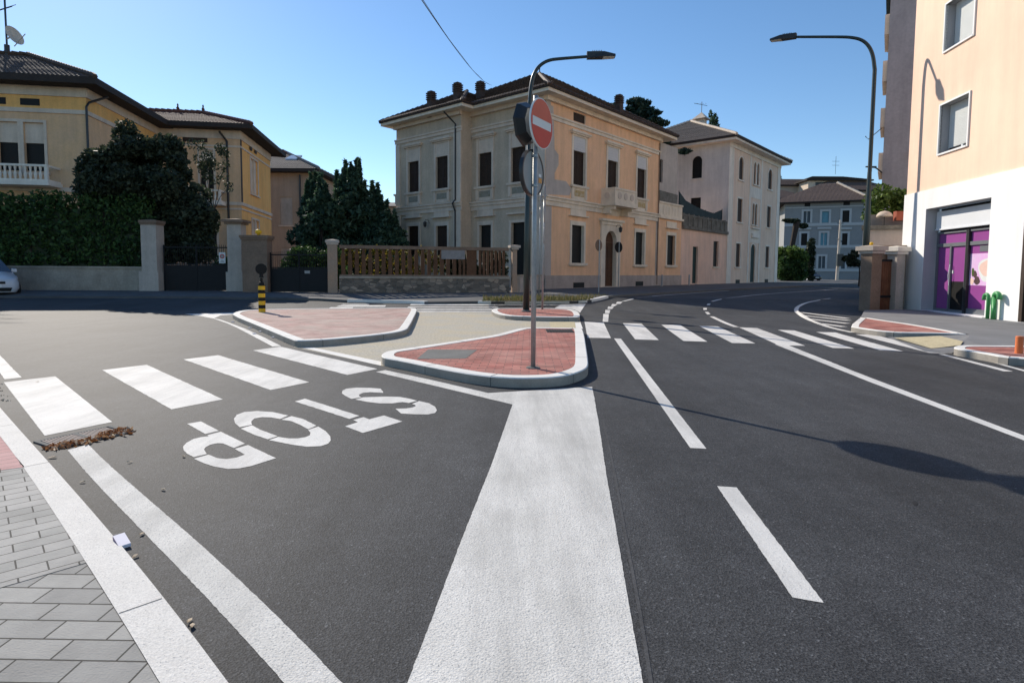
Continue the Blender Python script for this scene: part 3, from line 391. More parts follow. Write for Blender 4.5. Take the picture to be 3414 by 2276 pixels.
def offset_line(pl,w):
    out=[]; n=len(pl)
    for i in range(n):
        d=Vector(pl[min(i+1,n-1)])-Vector(pl[max(i-1,0)]); d.normalize(); out.append((pl[i][0]-d.y*w,pl[i][1]+d.x*w))
    return out
def mark(name,polys,z=.006,m='paint',th=.0):
    mb=MB()
    for p in polys:
        if area(p)<0: p=p[::-1]
        if m.startswith('paint'):
            q=[]
            for a,b in zip(p,p[1:]+p[:1]):
                d=math.dist(a,b); yy=min(a[1],b[1]); st=.02 if yy<5 else (.07 if yy<10 else 9); n=max(1,min(260,int(d/st))); am=.0013 if yy<5 else .003
                for i in range(n): t=i/n; j=(0,0) if i==0 else rng.normal(0,am*.7,2); q.append((a[0]+(b[0]-a[0])*t+float(j[0]),a[1]+(b[1]-a[1])*t+float(j[1])))
            p=q
        mb.poly([(x,y,z*.36 if z<.0105 else z*.5) for x,y in p])
    return struct(mb.build(name,m,loc=(0,0,0)))
def ribbon(pl,w):
    a=offset_line(pl,w/2); b=offset_line(pl,-w/2); return a+b[::-1]
def curve(pl,it=2):
    for _ in range(it):
        q=[pl[0]]
        for a,b in zip(pl,pl[1:]): q+=[(a[0]*.75+b[0]*.25,a[1]*.75+b[1]*.25),(a[0]*.25+b[0]*.75,a[1]*.25+b[1]*.75)]
        q.append(pl[-1]); pl=q
    return pl
# ---------------- ground
def smooth_edge(pl,deg=3,n=40):
    a=np.array(pl); t=np.concatenate([[0],np.cumsum(np.linalg.norm(np.diff(a,axis=0),axis=1))]); t/=t[-1]
    cx=np.polyfit(t,a[:,0],deg); cy=np.polyfit(t,a[:,1],deg); u=np.linspace(0,1,n); return [(float(x),float(y)) for x,y in zip(np.polyval(cx,u),np.polyval(cy,u))]
mb=MB(); ys=[-300,0,10,17.9]+[18+k*.55 for k in range(21)]+[30,45,80,150,400,1100]
for a,b in zip(ys,ys[1:]): mb.poly([(-700,a,0),(700,a,0),(700,b,0),(-700,b,0)])
struct(mb.build('road','asphalt',loc=(0,0,0)))
mark('refuge_pavement',[D['refuge']],.004,'concrete_sandy')
mark('wide_white_road_marking',[D['wedge']],.006,'paint_worn')
mark('asphalt_seam',[ribbon(curve(D['seam']),.014)],.005,'asphalt_seam'); mark('tar_spot',[D['tar']],.005,'tar')
mark('gore_marking',[D['gore']],.007)
mark('left_crosswalk_marking',D['cross_left'],.006,'paint')
EN=D['edge_near']; er_=EN[1:14]; el_=EN[14:21]+EN[22:]+[EN[0]]
mark('edge_line_marking',[smooth_edge(er_)+smooth_edge(el_)],.005,'paint_worn'); mark('far_edge_line_marking',[D['edge_far']],.006)
mark('stop_lettering',[p for L_ in D['stop'] for p in L_],.006)
mark('lane_dash_marking',D['dash'],.006); mark('right_crosswalk_marking',D['cross_right'],.006)
mark('centre_line_marking',[D['centre']],.005)
mark('dotted_line_marking',D['dots'],.006)
mark('curved_line_marking',[ribbon(curve(D['rib_left']),.14),ribbon(curve(D['rib_mid']),.13),ribbon(curve(D['rib_mid2']),.13),ribbon(curve(D['rib_right']),.14)],.0065)
mark('hatched_marking',[ribbon(h,.2) for h in D['hatch']]+[D['edge_r1'],D['edge_r2']],.005)
mark('far_crosswalk_marking',D['cross_far']+[D['line_far']],.006); mark('far_wedge_marking',[D['wedge_far']],.006)
mark('flush_kerb',D['flushkerb'],.009,'kerb_new'); mark('tactile_strip',[D['tactile']],.011,'tactile')
mark('far_ramp',[D['pad_far']],.012,'concrete_sandy')
# straight asphalt repair seams and a resurfaced strip beside the wide marking
def island(name,label,out,pav,kh=.115,w=.17,cat='traffic island',it=1,joint=1.05):
    p=chaikin(out,it); p,q_=inset(p,w); n=len(p); cx=sum(a[0] for a in p)/n; cy=sum(a[1] for a in p)/n
    root=thing(name,label,cat,(cx,cy,0)); mb=MB(); _,p1=inset(p,.012)
    for i in range(n):
        j=(i+1)%n; a,b=p[i],p[j]; c,d=p1[i],p1[j]; e,f=q_[i],q_[j]
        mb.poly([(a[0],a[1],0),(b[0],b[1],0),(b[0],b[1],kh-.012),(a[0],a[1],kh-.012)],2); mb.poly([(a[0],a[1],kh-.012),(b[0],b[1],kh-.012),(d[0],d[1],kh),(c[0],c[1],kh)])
        mb.poly([(c[0],c[1],kh),(d[0],d[1],kh),(f[0],f[1],kh),(e[0],e[1],kh)]); mb.poly([(e[0],e[1],kh),(f[0],f[1],kh),(f[0],f[1],kh-.02),(e[0],e[1],kh-.02)])
    acc=0
    for i in range(n):
        j=(i+1)%n; acc+=math.dist(p[i],p[j])
        if acc>joint:
            acc=0; a=Vector(p[j]); b=Vector(q_[j]); t=(b-a).normalized(); s_=Vector((-t.y,t.x))*.0055; a2=a-t*.0015
            mb.poly([(*(a2-s_),0),(*(a2+s_),0),(*(a2+s_),kh-.01),(*(a2-s_),kh-.01)],1)
            a3=a+t*.013; mb.poly([(*(a3-s_),kh+.0015),(*(a3+s_),kh+.0015),(*(b+s_),kh+.0015),(*(b-s_),kh+.0015)],1)
    mb.build('kerb',['kerb_new','joint','kerb_face_shaded'],root)
    mp=MB(); _,q2=inset(q_,-.002); mp.poly([(x,y,kh-.008) for x,y in q2]); mp.build('paving',pav,root)
    return root
i1=island('traffic_island','wide dusty pink paved traffic island under the striped post',D['isl1'],'red_pavers_dusty')
i2=island('traffic_island','red brick traffic island in the foreground around the no entry signpost',D['isl2'],'red_pavers')
i3=island('traffic_island','small low red traffic island at the foot of the black street lamp',D['isl3'],'red_pavers')
mb=MB(); mb.poly([(x,y,.1095) for x,y in D['patch2']]); mb.build('cement_patch','cement_grey',i2)
g=D['grille2']; mb=MB(); gx0,gx1=g[0][0],g[1][0]; gy0,gy1=g[3][1],g[0][1]; mb.box(gx0,gx1,gy0,gy1,.1,.1095,1)
for k in range(10): x=gx0+(gx1-gx0)*(k+.5)/10; mb.box(x-.022,x+.022,gy0+.03,gy1-.03,.1,.118,0)
mb.build('drain_slots',['iron','cement_grey'],i2)
# near-left kerb and pavement
ko=D['nearkerb_out']; ki=D['nearkerb_in']; mb=MB()
def resamp(pl,n):
    L=[0]
    for a,b in zip(pl,pl[1:]): L.append(L[-1]+math.dist(a,b))
    out=[]
    for k in range(n+1):
        t=L[-1]*k/n; i=max(j for j in range(len(L)) if L[j]<=t+1e-9); i=min(i,len(pl)-2); u=(t-L[i])/(L[i+1]-L[i]); out.append((pl[i][0]+(pl[i+1][0]-pl[i][0])*u,pl[i][1]+(pl[i+1][1]-pl[i][1])*u))
    return out
ko=smooth_edge(ko,5,80); ki=smooth_edge(ki,5,80); ko2=resamp(ko,60); ki2=resamp(ki,60)
for a,b,c,d in zip(ko2,ko2[1:],ki2[1:],ki2):
    mb.poly([(*d,.02),(*a,.02),(*b,.02),(*c,.02)][::-1]); mb.poly([(*a,0),(*b,0),(*b,.02),(*a,.02)])
for a,b in D['kerb_joints']:
    a,b=Vector(a),Vector(b); t=(b-a).normalized(); s_=Vector((-t.y,t.x))*.0022; mb.poly([(*(a-s_),.0212),(*(b-s_),.0212),(*(b+s_),.0212),(*(a+s_),.0212)],1)
mb.build('granite_kerb',['granite','joint'],loc=(0,0,0)); struct(bpy.data.objects['granite_kerb'])
inn=[tuple(x) for x in ki2]; A,B=D['pav_split']; A=Vector(A); B=Vector(B); dv=(B-A).normalized()
side=lambda p:(Vector(p)-A).cross(dv) if False else (dv.x*(p[1]-A.y)-dv.y*(p[0]-A.x))
# intersection of split line with inner kerb edge
k=min(range(len(inn)),key=lambda i:abs(side(inn[i]))); X=inn[k]
far=(X[0]-dv.x*9,X[1]-dv.y*9)
low=[X]+inn[k+1:]+[(-9,-2.5),far]; up=inn[:k+1]+[far,(-14,2),(-14,9.8)]
for nm,p,mt,zz in (('pavement_near',inn+[(-9,-2.5),(-16,0),(-16,9.8)],'grey_pavers',.0165),('pavement_upper',up,'grey_pavers_diag',.0185)):
    if area(p)<0: p=p[::-1]
    mb=MB(); mb.poly([(x,y,zz) for x,y in p]); struct(mb.build(nm,mt,loc=(0,0,0)))
rp=D['redpav']; mark('red_paver_band',[rp],.040,'red_pavers_diag')
# storm drain with fallen leaves
dr=D['drain']; cx=sum(p[0] for p in dr)/4; cy=sum(p[1] for p in dr)/4
root=thing('storm_drain','cast iron gutter grate half buried in brown leaves at the kerb','drain',(cx,cy,0)); mb=MB(); e=(Vector(dr[1])-Vector(dr[0])).normalized(); L_=(Vector(dr[1])-Vector(dr[0])).length; f=frame(dr[0],(e.x,e.y),-1); wd=.34
mb.fbox(f,0,L_,.001,.012,0,.03); mb.fbox(f,0,L_,.001,.012,wd-.03,wd); mb.fbox(f,0,.03,.001,.012,.03,wd-.03); mb.fbox(f,L_-.03,L_,.001,.012,.03,wd-.03); mb.fbox(f,L_/2-.015,L_/2+.015,.001,.0125,.03,wd-.03); mb.build('frame','cement_grey',root)
mb=MB(); mb.poly([f(.03,.003,.03),f(L_-.03,.003,.03),f(L_-.03,.003,wd-.03),f(.03,.003,wd-.03)]); mb.build('pit','iron',root)
mb=MB(); n_=22
for k in range(n_): s_=.04+(L_-.08)*k/n_; mb.fbox(f,s_,s_+.011,.004,.011,.03,wd-.03)
mb.build('bars','plinth',root)
cl=[(*f(L_*u,.01,dd)[:2],.006,.075,.05,.007) for u,dd in [(.05,.28),(.1,.3),(.18,.33),(.25,.27),(.33,.34),(.4,.3),(.5,.33),(.6,.28),(.7,.25),(.78,.29),(.85,.24),(.92,.3),(.97,.22),(.62,.33),(.75,.34),(.12,.25),(.02,.3),(.9,.22),(.68,.26),(.82,.24)]]
o=leafcloud('fallen_leaves',cl,400,.036,'leaf_brown',loc=(cx,cy,.0)); tag(o,'heap of dead brown leaves on the gutter grate','leaves',kind='stuff')
cl=[]
for k in range(70):
    t=rng.uniform(.12,.62); i=int(t*60); p=ko2[i]; cl.append((p[0]+rng.uniform(.0,.12)+.01,p[1]+rng.uniform(.0,.12)+.01,.004,.03,.03,.002,1))
o=leafcloud('leaf_crumbs',cl,330,.011,'leaf_pale',loc=(cx,cy,0)); tag(o,'scattered crumbs of dry leaf along the kerb gutter','leaves',kind='stuff')
# litter
for i,(x,y) in enumerate(D['litter']):
    sz=.016 if i not in(3,) else .026
    mb=MB(); a=rng.uniform(0,6.28); ca,sa=math.cos(a),math.sin(a); P=[(-1,0,.004),(-.3,-.55,.008),(.9,-.35,.022),(1.2,.1,.01),(.2,.6,.014)]
    zb=.006 if i<9 else .006
    mb.poly([(x+(px*ca-py*sa)*sz,y+(px*sa+py*ca)*sz,zb+pz*.4) for px,py,pz in P]); mb.poly([(x+(px*ca-py*sa)*sz,y+(px*sa+py*ca)*sz,zb+pz*.4-.0012) for px,py,pz in P][::-1])
    o=mb.build('dead_leaf','leaf_pale'); 
    lab=['curled pale leaf alone on the asphalt beside the wide kerb line','pale leaf on the dark strip between kerb and white edge line','small leaf touching the letter P of the road lettering','cream scrap of leaf against the kerb just below the gutter grate','green brown leaf on the asphalt between grate and letter P','yellowish leaf just below the white carton','pale leaf scrap at the edge of the white line near the carton','upper of two leaves lying low by the granite kerb','reddish lower leaf of the pair low by the granite kerb','leaf on the end of the white line at the far left','tiny leaf on the asphalt above the left crosswalk'][i]
    tag(o,lab,'leaf',group='dead leaves scattered on the road')
x,y=D['carton']; mb=MB(); ca,sa=math.cos(-.75)*.8,math.sin(-.75)*.8
def T(px,py,pz): return (x+px*ca-py*sa,y+px*sa+py*ca,pz)
mb.hexa([T(-.07,-.03,.022),T(.06,-.03,.0045),T(.06,.03,.0045),T(-.07,.03,.022),T(-.07,-.03,.036),T(.06,-.03,.019),T(.06,.03,.021),T(-.07,.03,.038)],0)
mb.poly([T(-.07,-.031,.022),T(.06,-.031,.0045),T(.06,-.031,.019),T(-.07,-.031,.036)],1)
tag(mb.build('empty_carton',['paper','paper_purple']),'crushed white and purple carton lying by the granite kerb','litter')
mb=MB()
for k,(x,y) in enumerate(D['lit_isl']):
    mb=MB(); mb.box(x-.035,x+.03,y-.02,y+.02,.006,.02); tag(mb.build('paper_scrap','paper'),['largest white paper scrap in the gutter by the dusty island','second paper scrap from the far end of the gutter','middle white scrap in the gutter along the dusty island','nearest white scrap in the gutter along the dusty island','small white scrap beside the second gutter scrap'][k],'litter',group='paper scraps in the gutter')
# right plaza, islands
R1=D['r1']; r=D['r']; er=D['er']; FR=frame(r,er,1)
mb=MB()
zp=.115
poly=[(9.585,15.984),(9.62,15.8),(9.536,14.96),(9.463,13.508),(9.092,11.522),(8.3,10.6),(7.9,9.73),(9.37,9.66),(16,9.4),(16,15.5),(13.2,19.5),(11.5,19)]
mb.poly([(x,y,zp-.006) for x,y in (poly if area(poly)>0 else poly[::-1])])
mb.poly([(7.7,11.9,.005),(6.95,9.75,.005),(7.2,9.5,.005),(7.6,9.74,.06),(7.9,9.73,zp-.006),(8.3,10.6,zp-.006),(9.092,11.522,zp-.006)])
struct(mb.build('right_pavement','sidewalk_grey',loc=(0,0,0)))
mb=MB(); t=[(7.55,11.3,.05),(8.25,11.35,.097),(8.2,10.7,.107),(7.75,10.0,.085),(7.3,9.9,.035),(7.25,10.5,.028)]
mb.poly([(a,b,c+.008) for a,b,c in [(7.60,11.55,.028),(8.30,11.25,.0985),(8.05,10.35,.1),(7.72,9.98,.075),(7.2,9.95,.02)]][::-1]); struct(mb.build('tactile_ramp','tactile',loc=(0,0,0)))
island('kerbed_island','long tapering red kerbed island in front of the purple shop',R1,'red_pavers',cat='kerbed island',w=.14)
island('kerbed_island','low kerbed island with orange post at the right edge',D['r2'],'red_pavers',cat='kerbed island',w=.14)
mb=MB(); bx,by=7.70,8.80; mb.lathe((bx,by,.1),[(.05,0),(.05,.26),(.045,.27)],18); tag(mb.build('bollard','orange_post',smooth=False),'short plain orange tube post on the right hand island','bollard')
# far pavement + kerbs
fk1=[(-6.614,23.387),(-6.08,23.4),(-4.8,23.1),(-3.8,22.85),(-3.386,22.5)]; fk2=[(-1.352,23.141),(-.7,22.95),(1.35,23.55),(2.6,23.9),(3.3,24.7),(3.93,26.289),(4.734,28.74),(5.856,30.675),(7.276,32.533),(10.813,36.567),(16.56,43.24),(21.255,48.583),(34,62),(60,95)]
c=D['c']; e2=D['e2']; e1=(-e2[1],e2[0])
side=[(-60,20.5),(-25,24.6),(-14,25.6),(-8.2,24.6)]+fk1+[(-1.36,23.2)]+fk2+[(80,150),(40,110),(-20,110),(-60,60)]
mb=MB(); fr_=side[:-4]
fr_=[p for a,b in zip(fr_,fr_[1:]) for p in [(a[0]+(b[0]-a[0])*t/4,a[1]+(b[1]-a[1])*t/4) for t in range(4)]]+[fr_[-1]]
for a,b in zip(fr_,fr_[1:]):
    la=[(a[0]-.0*t,a[1]+t) for t in (0,1,2.5,4.5,7,30,80)]; lb=[(b[0],b[1]+t) for t in (0,1,2.5,4.5,7,30,80)]
    for i in range(6): mb.poly([(*la[i],.095),(*lb[i],.095),(*lb[i+1],.095),(*la[i+1],.095)])

for a,b in zip(fr_,fr_[1:]): mb.poly([(*a,0),(*b,0),(*b,.095),(*a,.095)])
struct(mb.build('far_pavement','sidewalk_dark',loc=(0,0,0)))
def kerbline(name,pl,w,z=.12,mt='kerb_new'):
    pl=curve(pl,1); a=offset_line(pl,w); m_=MB()
    for p,q_,r_,s_ in zip(pl,pl[1:],a[1:],a): m_.hexa([(*p,0),(*q_,0),(*r_,0),(*s_,0),(*p,z),(*q_,z),(*r_,z),(*s_,z)])
    return struct(m_.build(name,mt,loc=(0,0,0)))
kerbline('far_kerb',offset_line(fk1,-.015),.2); kerbline('far_kerb',offset_line(fk2[:7],-.015),.2); kerbline('street_kerb',offset_line(fk2[6:],-.015),.2,.115,'cement_grey')  # street stretch takes a darker grey, its shade put into the colour
v=D['verge']; N_=3600; pts=[]; 
vx=[-1.0,3.8]; 
while len(pts)<N_:
    x=rng.uniform(-1.2,4.4); y=rng.uniform(23.4,27.4); lim=np.interp(x,[p[0] for p in fk2[:6]],[p[1] for p in fk2[:6]])
    if lim+.22<y<lim+2.6+.4*math.sin(x*2): pts.append((x,y))
mb=MB()
for x,y in pts:
    h=rng.uniform(.05,.2)*(1.6 if rng.random()<.15 else 1); a=rng.uniform(0,6.28); w=.02; dx,dy=math.cos(a)*w,math.sin(a)*w; lx,ly=rng.normal(0,.05,2); mb.poly([(x-dx,y-dy,.09),(x+dx,y+dy,.09),(x+lx,y+ly,.09+h)])
tag(mb.build('grass_verge','grass_dry'),'dry weedy grass strip behind the far kerb','grass',kind='stuff')
# ---------------- facades helpers
def trimset(root,fr,w,kind,wallm='trim_pale',shut='shutter_brown',panel='panel_yellow',depth=.2):
    s0,s1,z0,z1=w; g=.2; mb=MB(); top=z1+(1.0 if kind=='upper' else 0)
    mb.fbox(fr,s0-g,s0,z0,top+ (0 if kind=='upper' else .3),0,.06); mb.fbox(fr,s1,s1+g,z0,top+(0 if kind=='upper' else .3),0,.06)
    if kind=='upper': mb.fbox(fr,s0-g,s1+g,top,top+.12,0,.07)
    else: mb.fbox(fr,s0,s1,z1,z1+.3,0,.055)
    win=mb.build('window',wallm,root)
    if kind=='upper':
        m2=MB(); m2.fbox(fr,s0,s1,z1,top,-.04,.02); 
        for k in range(4): m2.fbox(fr,s0+.05,s1-.05,z1+.12+k*.2,z1+.26+k*.2,.02,.03)
        m2.build('blind_box','blind' if wallm=='trim_pale' else wallm,win)
        hz=top+.12; m2=MB(); m2.fbox(fr,s0-g-.18,s1+g+.18,hz,hz+.1,0,.2); m2.fbox(fr,s0-g-.26,s1+g+.26,hz+.1,hz+.2,0,.28); m2.fbox(fr,s0-g,s1+g,hz+.2,hz+.34,0,.1); m2.build('hood',wallm,win)
        m2=MB(); m2.fbox(fr,s0-g,s1+g,z0-1.05,z0-.16,0,.05); m2.fbox(fr,s0-g,s0+.05,z0-.95,z0-.16,.05,.12); m2.fbox(fr,s1-.05,s1+g,z0-.95,z0-.16,.05,.12); m2.build('apron',wallm,win)
        m2=MB(); m2.fbox(fr,s0+.12,s1-.12,z0-.78,z0-.34,.05,.07); m2.build('ornament_panel',panel,win)
    else:
        hz=z1+.62; m2=MB(); m2.fbox(fr,s0-g-.2,s1+g+.2,hz,hz+.08,0,.22); m2.fbox(fr,s0-g,s1+g,hz+.08,hz+.62,0,.07); m2.build('hood',wallm,win)
    m2=MB(); m2.fbox(fr,s0-g-.12,s1+g+.12,z0-.16,z0,0,.2); m2.fbox(fr,s0-g,s1+g,z0-.24,z0-.16,0,.1); m2.build('sill',wallm,win)
    m2=MB(); 
    if shut=='dark_void': m2.fbox(fr,s0,s1,z0,z1,-depth-.05,-depth)
    else:
        mid=(s0+s1)/2
        for a,b in ((s0,mid-.015),(mid+.015,s1)):
            m2.fbox(fr,a,b,z0,z1,-depth-.05,-depth+.01)
            m2.fbox(fr,a,a+.07,z0,z1,-depth+.01,-depth+.05); m2.fbox(fr,b-.07,b,z0,z1,-depth+.01,-depth+.05)
            for k in range(4): zz=z0+(z1-z0-.08)*k/3; m2.fbox(fr,a+.07,b-.07,zz,zz+.08,-depth+.01,-depth+.05)
            zz=z0+.1
            while zz<z1-.1: m2.fbox(fr,a+.07,b-.07,zz,zz+.035,-depth+.01,-depth+.035); zz+=.075
    m2.build('shutter' if shut!='dark_void' else 'pane',shut,win)
    return win
F=D['F']
# ================= peach villa
root=thing('villa','peach and grey two storey villa with arched door and stone balcony behind the islands','house',(c[0],c[1],0))
P2=frame(c,e2,-1); P1=frame(c,e1,1); dD=1.1; cl_=(c[0]-dD*e2[0],c[1]-dD*e2[1]); P1l=frame(cl_,e1,1)
# outward normals: P2 -> -e1 ; P1 -> -e2
ZT=13.0; JN=7.0; SE=14.6
up2=[(3.2,4.72,7.5,9.95),(7.8,9.34,6.75,9.95),(12.42,13.96,7.5,9.95)]; lo2=[(3.13,4.67,1.92,4.65),(12.36,13.9,1.92,4.65)]; door=(7.55,9.2,.15,4.5,True)
holes=up2+lo2+[door,(3.18,4.7,12.0,12.62)]
mb=MB(); wall(mb,P2,0,16.4,.0,ZT,holes,.25,0,1); mb.build('wall',['peach','trim_pale'],root)
upr=[(4.93,6.28,7.52,9.95),(1.72,3.05,7.52,9.95)]; lor=[(4.95,6.15,1.9,4.68),(1.44,3.0,.1,4.72)]
mb=MB(); wall(mb,P1,0,JN,0,ZT,upr+lor,.25); wall(mb,P1l,JN,SE,0,ZT,[(8.4,9.76,7.52,9.95),(11.76,13.1,7.52,9.95),(8.47,9.75,1.9,4.72),(11.83,13.18,1.9,4.85)],.25)
mb.poly([P1(JN,0),P1l(JN,0),P1l(JN,ZT),P1(JN,ZT)])
a=P1l(SE,0); b=(a[0]+e2[0]*19,a[1]+e2[1]*19,0); mb.poly([a,b,(b[0],b[1],ZT),(a[0],a[1],ZT)]); mb.build('wall','grey_render',root)
for w in up2: trimset(root,P2,w,'upper')
for w in lo2: trimset(root,P2,w,'lower',shut='dark_void')
for w in upr: trimset(root,P1,w,'upper','trim_grey','shutter_brown','panel_dull')
for w in ((8.4,9.76,7.52,9.95),(11.76,13.1,7.52,9.95)): trimset(root,P1l,w,'upper','trim_grey','shutter_brown','panel_dull')
trimset(root,P1,lor[0],'lower','trim_grey','dark_void'); 
for w in ((8.47,9.75,1.9,4.72),(11.83,13.18,1.9,4.85)): trimset(root,P1l,w,'lower','trim_grey','shutter_brown')
# side door
mb=MB(); mb.fbox(P1,1.24,1.44,.1,4.9,0,.06); mb.fbox(P1,3.0,3.2,.1,4.9,0,.06); mb.fbox(P1,1.44,3.0,4.72,4.9,0,.055); mb.fbox(P1,1.1,3.35,5.3,5.42,0,.2); dr_=mb.build('side_door','trim_grey',root)
mb=MB(); mb.fbox(P1,1.44,3.0,.1,4.72,-.3,-.22); mb.build('door_leaf','dark_void',dr_)
# string courses, belts, pilasters, plinth
mb=MB()
for fr,a,b,mi in ((P2,-.12,16.4,0),(P1,.0,JN,1),(P1l,JN-.1,SE+.12,1)):
    mb.fbox(fr,a,b,5.78,6.1,0,.09,mi); mb.fbox(fr,a,b,6.1,6.32,0,.17,mi); mb.fbox(fr,a,b,6.32,6.42,0,.26,mi)
    mb.fbox(fr,a,b,11.55,11.78,0,.07,mi); mb.fbox(fr,a,b,11.78,11.9,0,.14,mi)
    mb.fbox(fr,a,b,12.72,13.0,0,.25,mi)
mb.build('string_course',['trim_pale','trim_grey'],root)
for fr,a,b in ((P1,0.0,.75),(P1l,JN-.02,JN+.75),(P1l,SE-.5,SE+.02)): mb=MB(); mb.fbox(fr,a,b,0,11.5,0,.08); mb.build('pilaster','trim_grey',root)
for a,b,z0,z1,d in ((0,.7,0,5.75,.03),(.02,.35,6.45,11.5,.025),(16.0,16.4,0,5.75,.04)): mb=MB(); mb.fbox(P2,a,b,z0,z1,0,d); mb.build('pilaster','peach_patch',root)
mb=MB(); mb.fbox(P2,.0,7.2,0,1.02,0,.1); mb.fbox(P2,9.6,16.4,0,1.02,0,.1); mb.fbox(P1,0,1.2,0,.8,0,.1); mb.fbox(P1,3.2,JN,0,.8,0,.1); mb.fbox(P1l,JN,SE,0,.8,0,.1); mb.build('plinth','plinth',root)
for s0,s1 in ((3.3,4.7),(12.4,13.7)):
    mb=MB(); mb.fbox(P2,s0,s1,.12,.5,.1,.115); mb.build('basement_vent','iron',root)
mb=MB(); mb.poly([P2(s,z,.012) for s,z in D['patchw']]); mb.build('bare_plaster','peach_patch',root)
mb=MB(); mb.fbox(P2,3.18,4.7,12.0,12.62,-.2,-.1); mb.build('attic_vent','shutter_brown',root)
mb=MB(); mb.fbox(P2,.0,.5,11.95,12.72,0,.02); mb.build('bare_plaster','peach_patch',root)
# main door
mb=MB(); r_=.83; cc=8.38
mb.fbox(P2,6.95,7.55,.1,4.95,0,.12); mb.fbox(P2,9.2,9.8,.1,4.95,0,.12); wall(mb,frame((P2(0,0,.118)[0],P2(0,0,.118)[1]),e2,-1),7.55,9.2,3.6,4.95,[(7.55,9.2,3.6,4.5,True)],.12)
mb.fbox(P2,6.85,9.9,4.95,5.2,0,.2); mb.fbox(P2,6.7,10.05,5.2,5.38,0,.34); dd_=mb.build('door','trim_pale',root)
mb=MB(); mb.fbox(P2,7.5,9.25,.1,4.55,-.32,-.24)
for a in (7.65,8.42):
    for z0,z1 in ((.35,1.3),(1.5,3.3)): mb.fbox(P2,a,a+.68,z0,z1,-.24,-.21)
mb.build('door_leaf','door_brown',dd_)
mb=MB(); mb.fbox(P2,7.3,9.45,0,.15,0,.35); mb.build('doorstep','trim_grey',dd_)
# wall lantern (x2)
for fr,s,z in ((P2,9.1,4.75),(P1l,10.5,5.0)):
    mb=MB(); mb.tube([fr(s,z,.05),fr(s,z+.25,.2),fr(s,z+.22,.45),fr(s,z+.08,.5)],.02,6); x,y,_=fr(s,0,.5); mb.lathe((x,y,z-.35),[(.05,0),(.12,.08),(.15,.32),(.17,.34),(.06,.43),(.02,.47)],6); mb.build('wall_lantern','metal_black',root)
# balcony
mb=MB(); B0,B1,BD=6.95,10.3,1.25; bz=6.5
mb.fbox(P2,B0-.05,B1+.05,bz-.2,bz,0,BD+.05)
bl=mb.build('balcony','trim_pale',root)
for s in (7.25,9.9):
    mb=MB(); mb.fbox(P2,s-.14,s+.14,bz-.75,bz-.2,0,.75); mb.fbox(P2,s-.14,s+.14,bz-.45,bz-.2,.75,1.1); mb.build('bracket','trim_pale',bl)
mb=MB()
def pierced(a,b,fbx):
    n=int((b-a)/.55); w=(b-a)/n
    fbx(a,b,bz,bz+.16); fbx(a,b,bz+1.0,bz+1.15)
    fbx(a,a+.14,bz+.16,bz+1.0); fbx(b-.14,b,bz+.16,bz+1.0)
mb2=MB(); pierced(B0,B1,lambda a,b,z0,z1: mb.fbox(P2,a,b,z0,z1,BD-.12,BD))
for s in (B0,B1-.12):
    mb.fbox(P2,s,s+.12,bz,bz+.16,0,BD-.12); mb.fbox(P2,s,s+.12,bz+1.0,bz+1.15,0,BD-.12)
    mb.fbox(P2,s+.03,s+.09,bz+.16,bz+1.0,0,BD-.12)
# disc ornaments
mb.fbox(P2,B0+.14,B1-.14,bz+.16,bz+1.0,BD-.1,BD-.05)
mb.build('balustrade','trim_pale',bl)
mb=MB()
for s in (B0+.75,B0+1.67,B0+2.6):
    p=P2(s,bz+.58,BD-.0505); mb.lathe(p,[(.27,0),(.27,.03)],16,axis=(P2.n[0],P2.n[1],0))
p=P2(B0-.0,bz+.58,.55); mb.lathe((p[0]-e2[0]*.0+e2[0]*.029,p[1]+e2[1]*.029,p[2]),[(.24,0),(.24,.03)],16,axis=(-e2[0],-e2[1],0))
mb.build('roundel','trim_grey',bl)
# gutters/pipes
mb=MB(); f=P1l; mb.tube([f(7.9,12.9,.9),f(7.6,12.4,.5),f(7.5,12.1,.12),f(7.5,6.6,.12),f(7.55,6.3,.35),f(7.52,5.7,.12),f(7.5,.2,.12)],.06,8); mb.build('drainpipe','metal_black',root)
mb=MB(); mb.tube([P2(16.2,12.6,.1),P2(16.2,.2,.1)],.05,8); mb.build('drainpipe','pillar_brown',root)
# roof
q=lambda a,b:(c[0]+e1[0]*a+e2[0]*b,c[1]+e1[1]*a+e2[1]*b)
OV=.9; mb=MB(); mc=MB(); ES=19.3
def slab(a0,a1,b0,b1,z0,z1,m,k): 
    P_=[q(a0,b0),q(a1,b0),q(a1,b1),q(a0,b1)]; m.hexa([(*p,z0) for p in P_]+[(*p,z1) for p in P_],k)
mcor=MB(); slab(-OV,SE+OV,-OV,17.9,13.0,13.22,mcor,0); slab(JN-1.0,SE+OV,-OV-dD,5,13.003,13.223,mcor,0); mcor.build('cornice','trim_pale',root)
A,R0,R1=roof_hip(mb,q(-OV-.1,-OV-.1),q(-OV-.1,18.0),q(SE+OV+.1,18.0),q(SE+OV+.1,-OV-.1),13.3,q(6.7,7.7),q(6.7,11),17.75)
B_,S0,S1=roof_hip(mb,q(JN-1.1,-OV-dD-.1),q(JN-1.1,14),q(SE+OV+.1,14),q(SE+OV+.1,-OV-dD-.1),13.3,q((JN-1.1+SE+1)/2,3.2),q((JN-1.1+SE+1)/2,9),16.05)
for (m0,m1,n0,n1) in ((-OV-.1,SE+OV+.1,-OV-.1,18.0),(JN-1.1,SE+OV+.1,-OV-dD-.1,4)):
    P_=[q(m0,n0),q(m1,n0),q(m1,n1),q(m0,n1)]; zb=13.223 if n0>-1.5 else 13.2245
    mb.hexa([(*p,zb) for p in P_]+[(*p,13.298) for p in P_],1)
rf=mb.build('roof',['tiles_brown','soffit_dark'],root)
mb=MB(); 
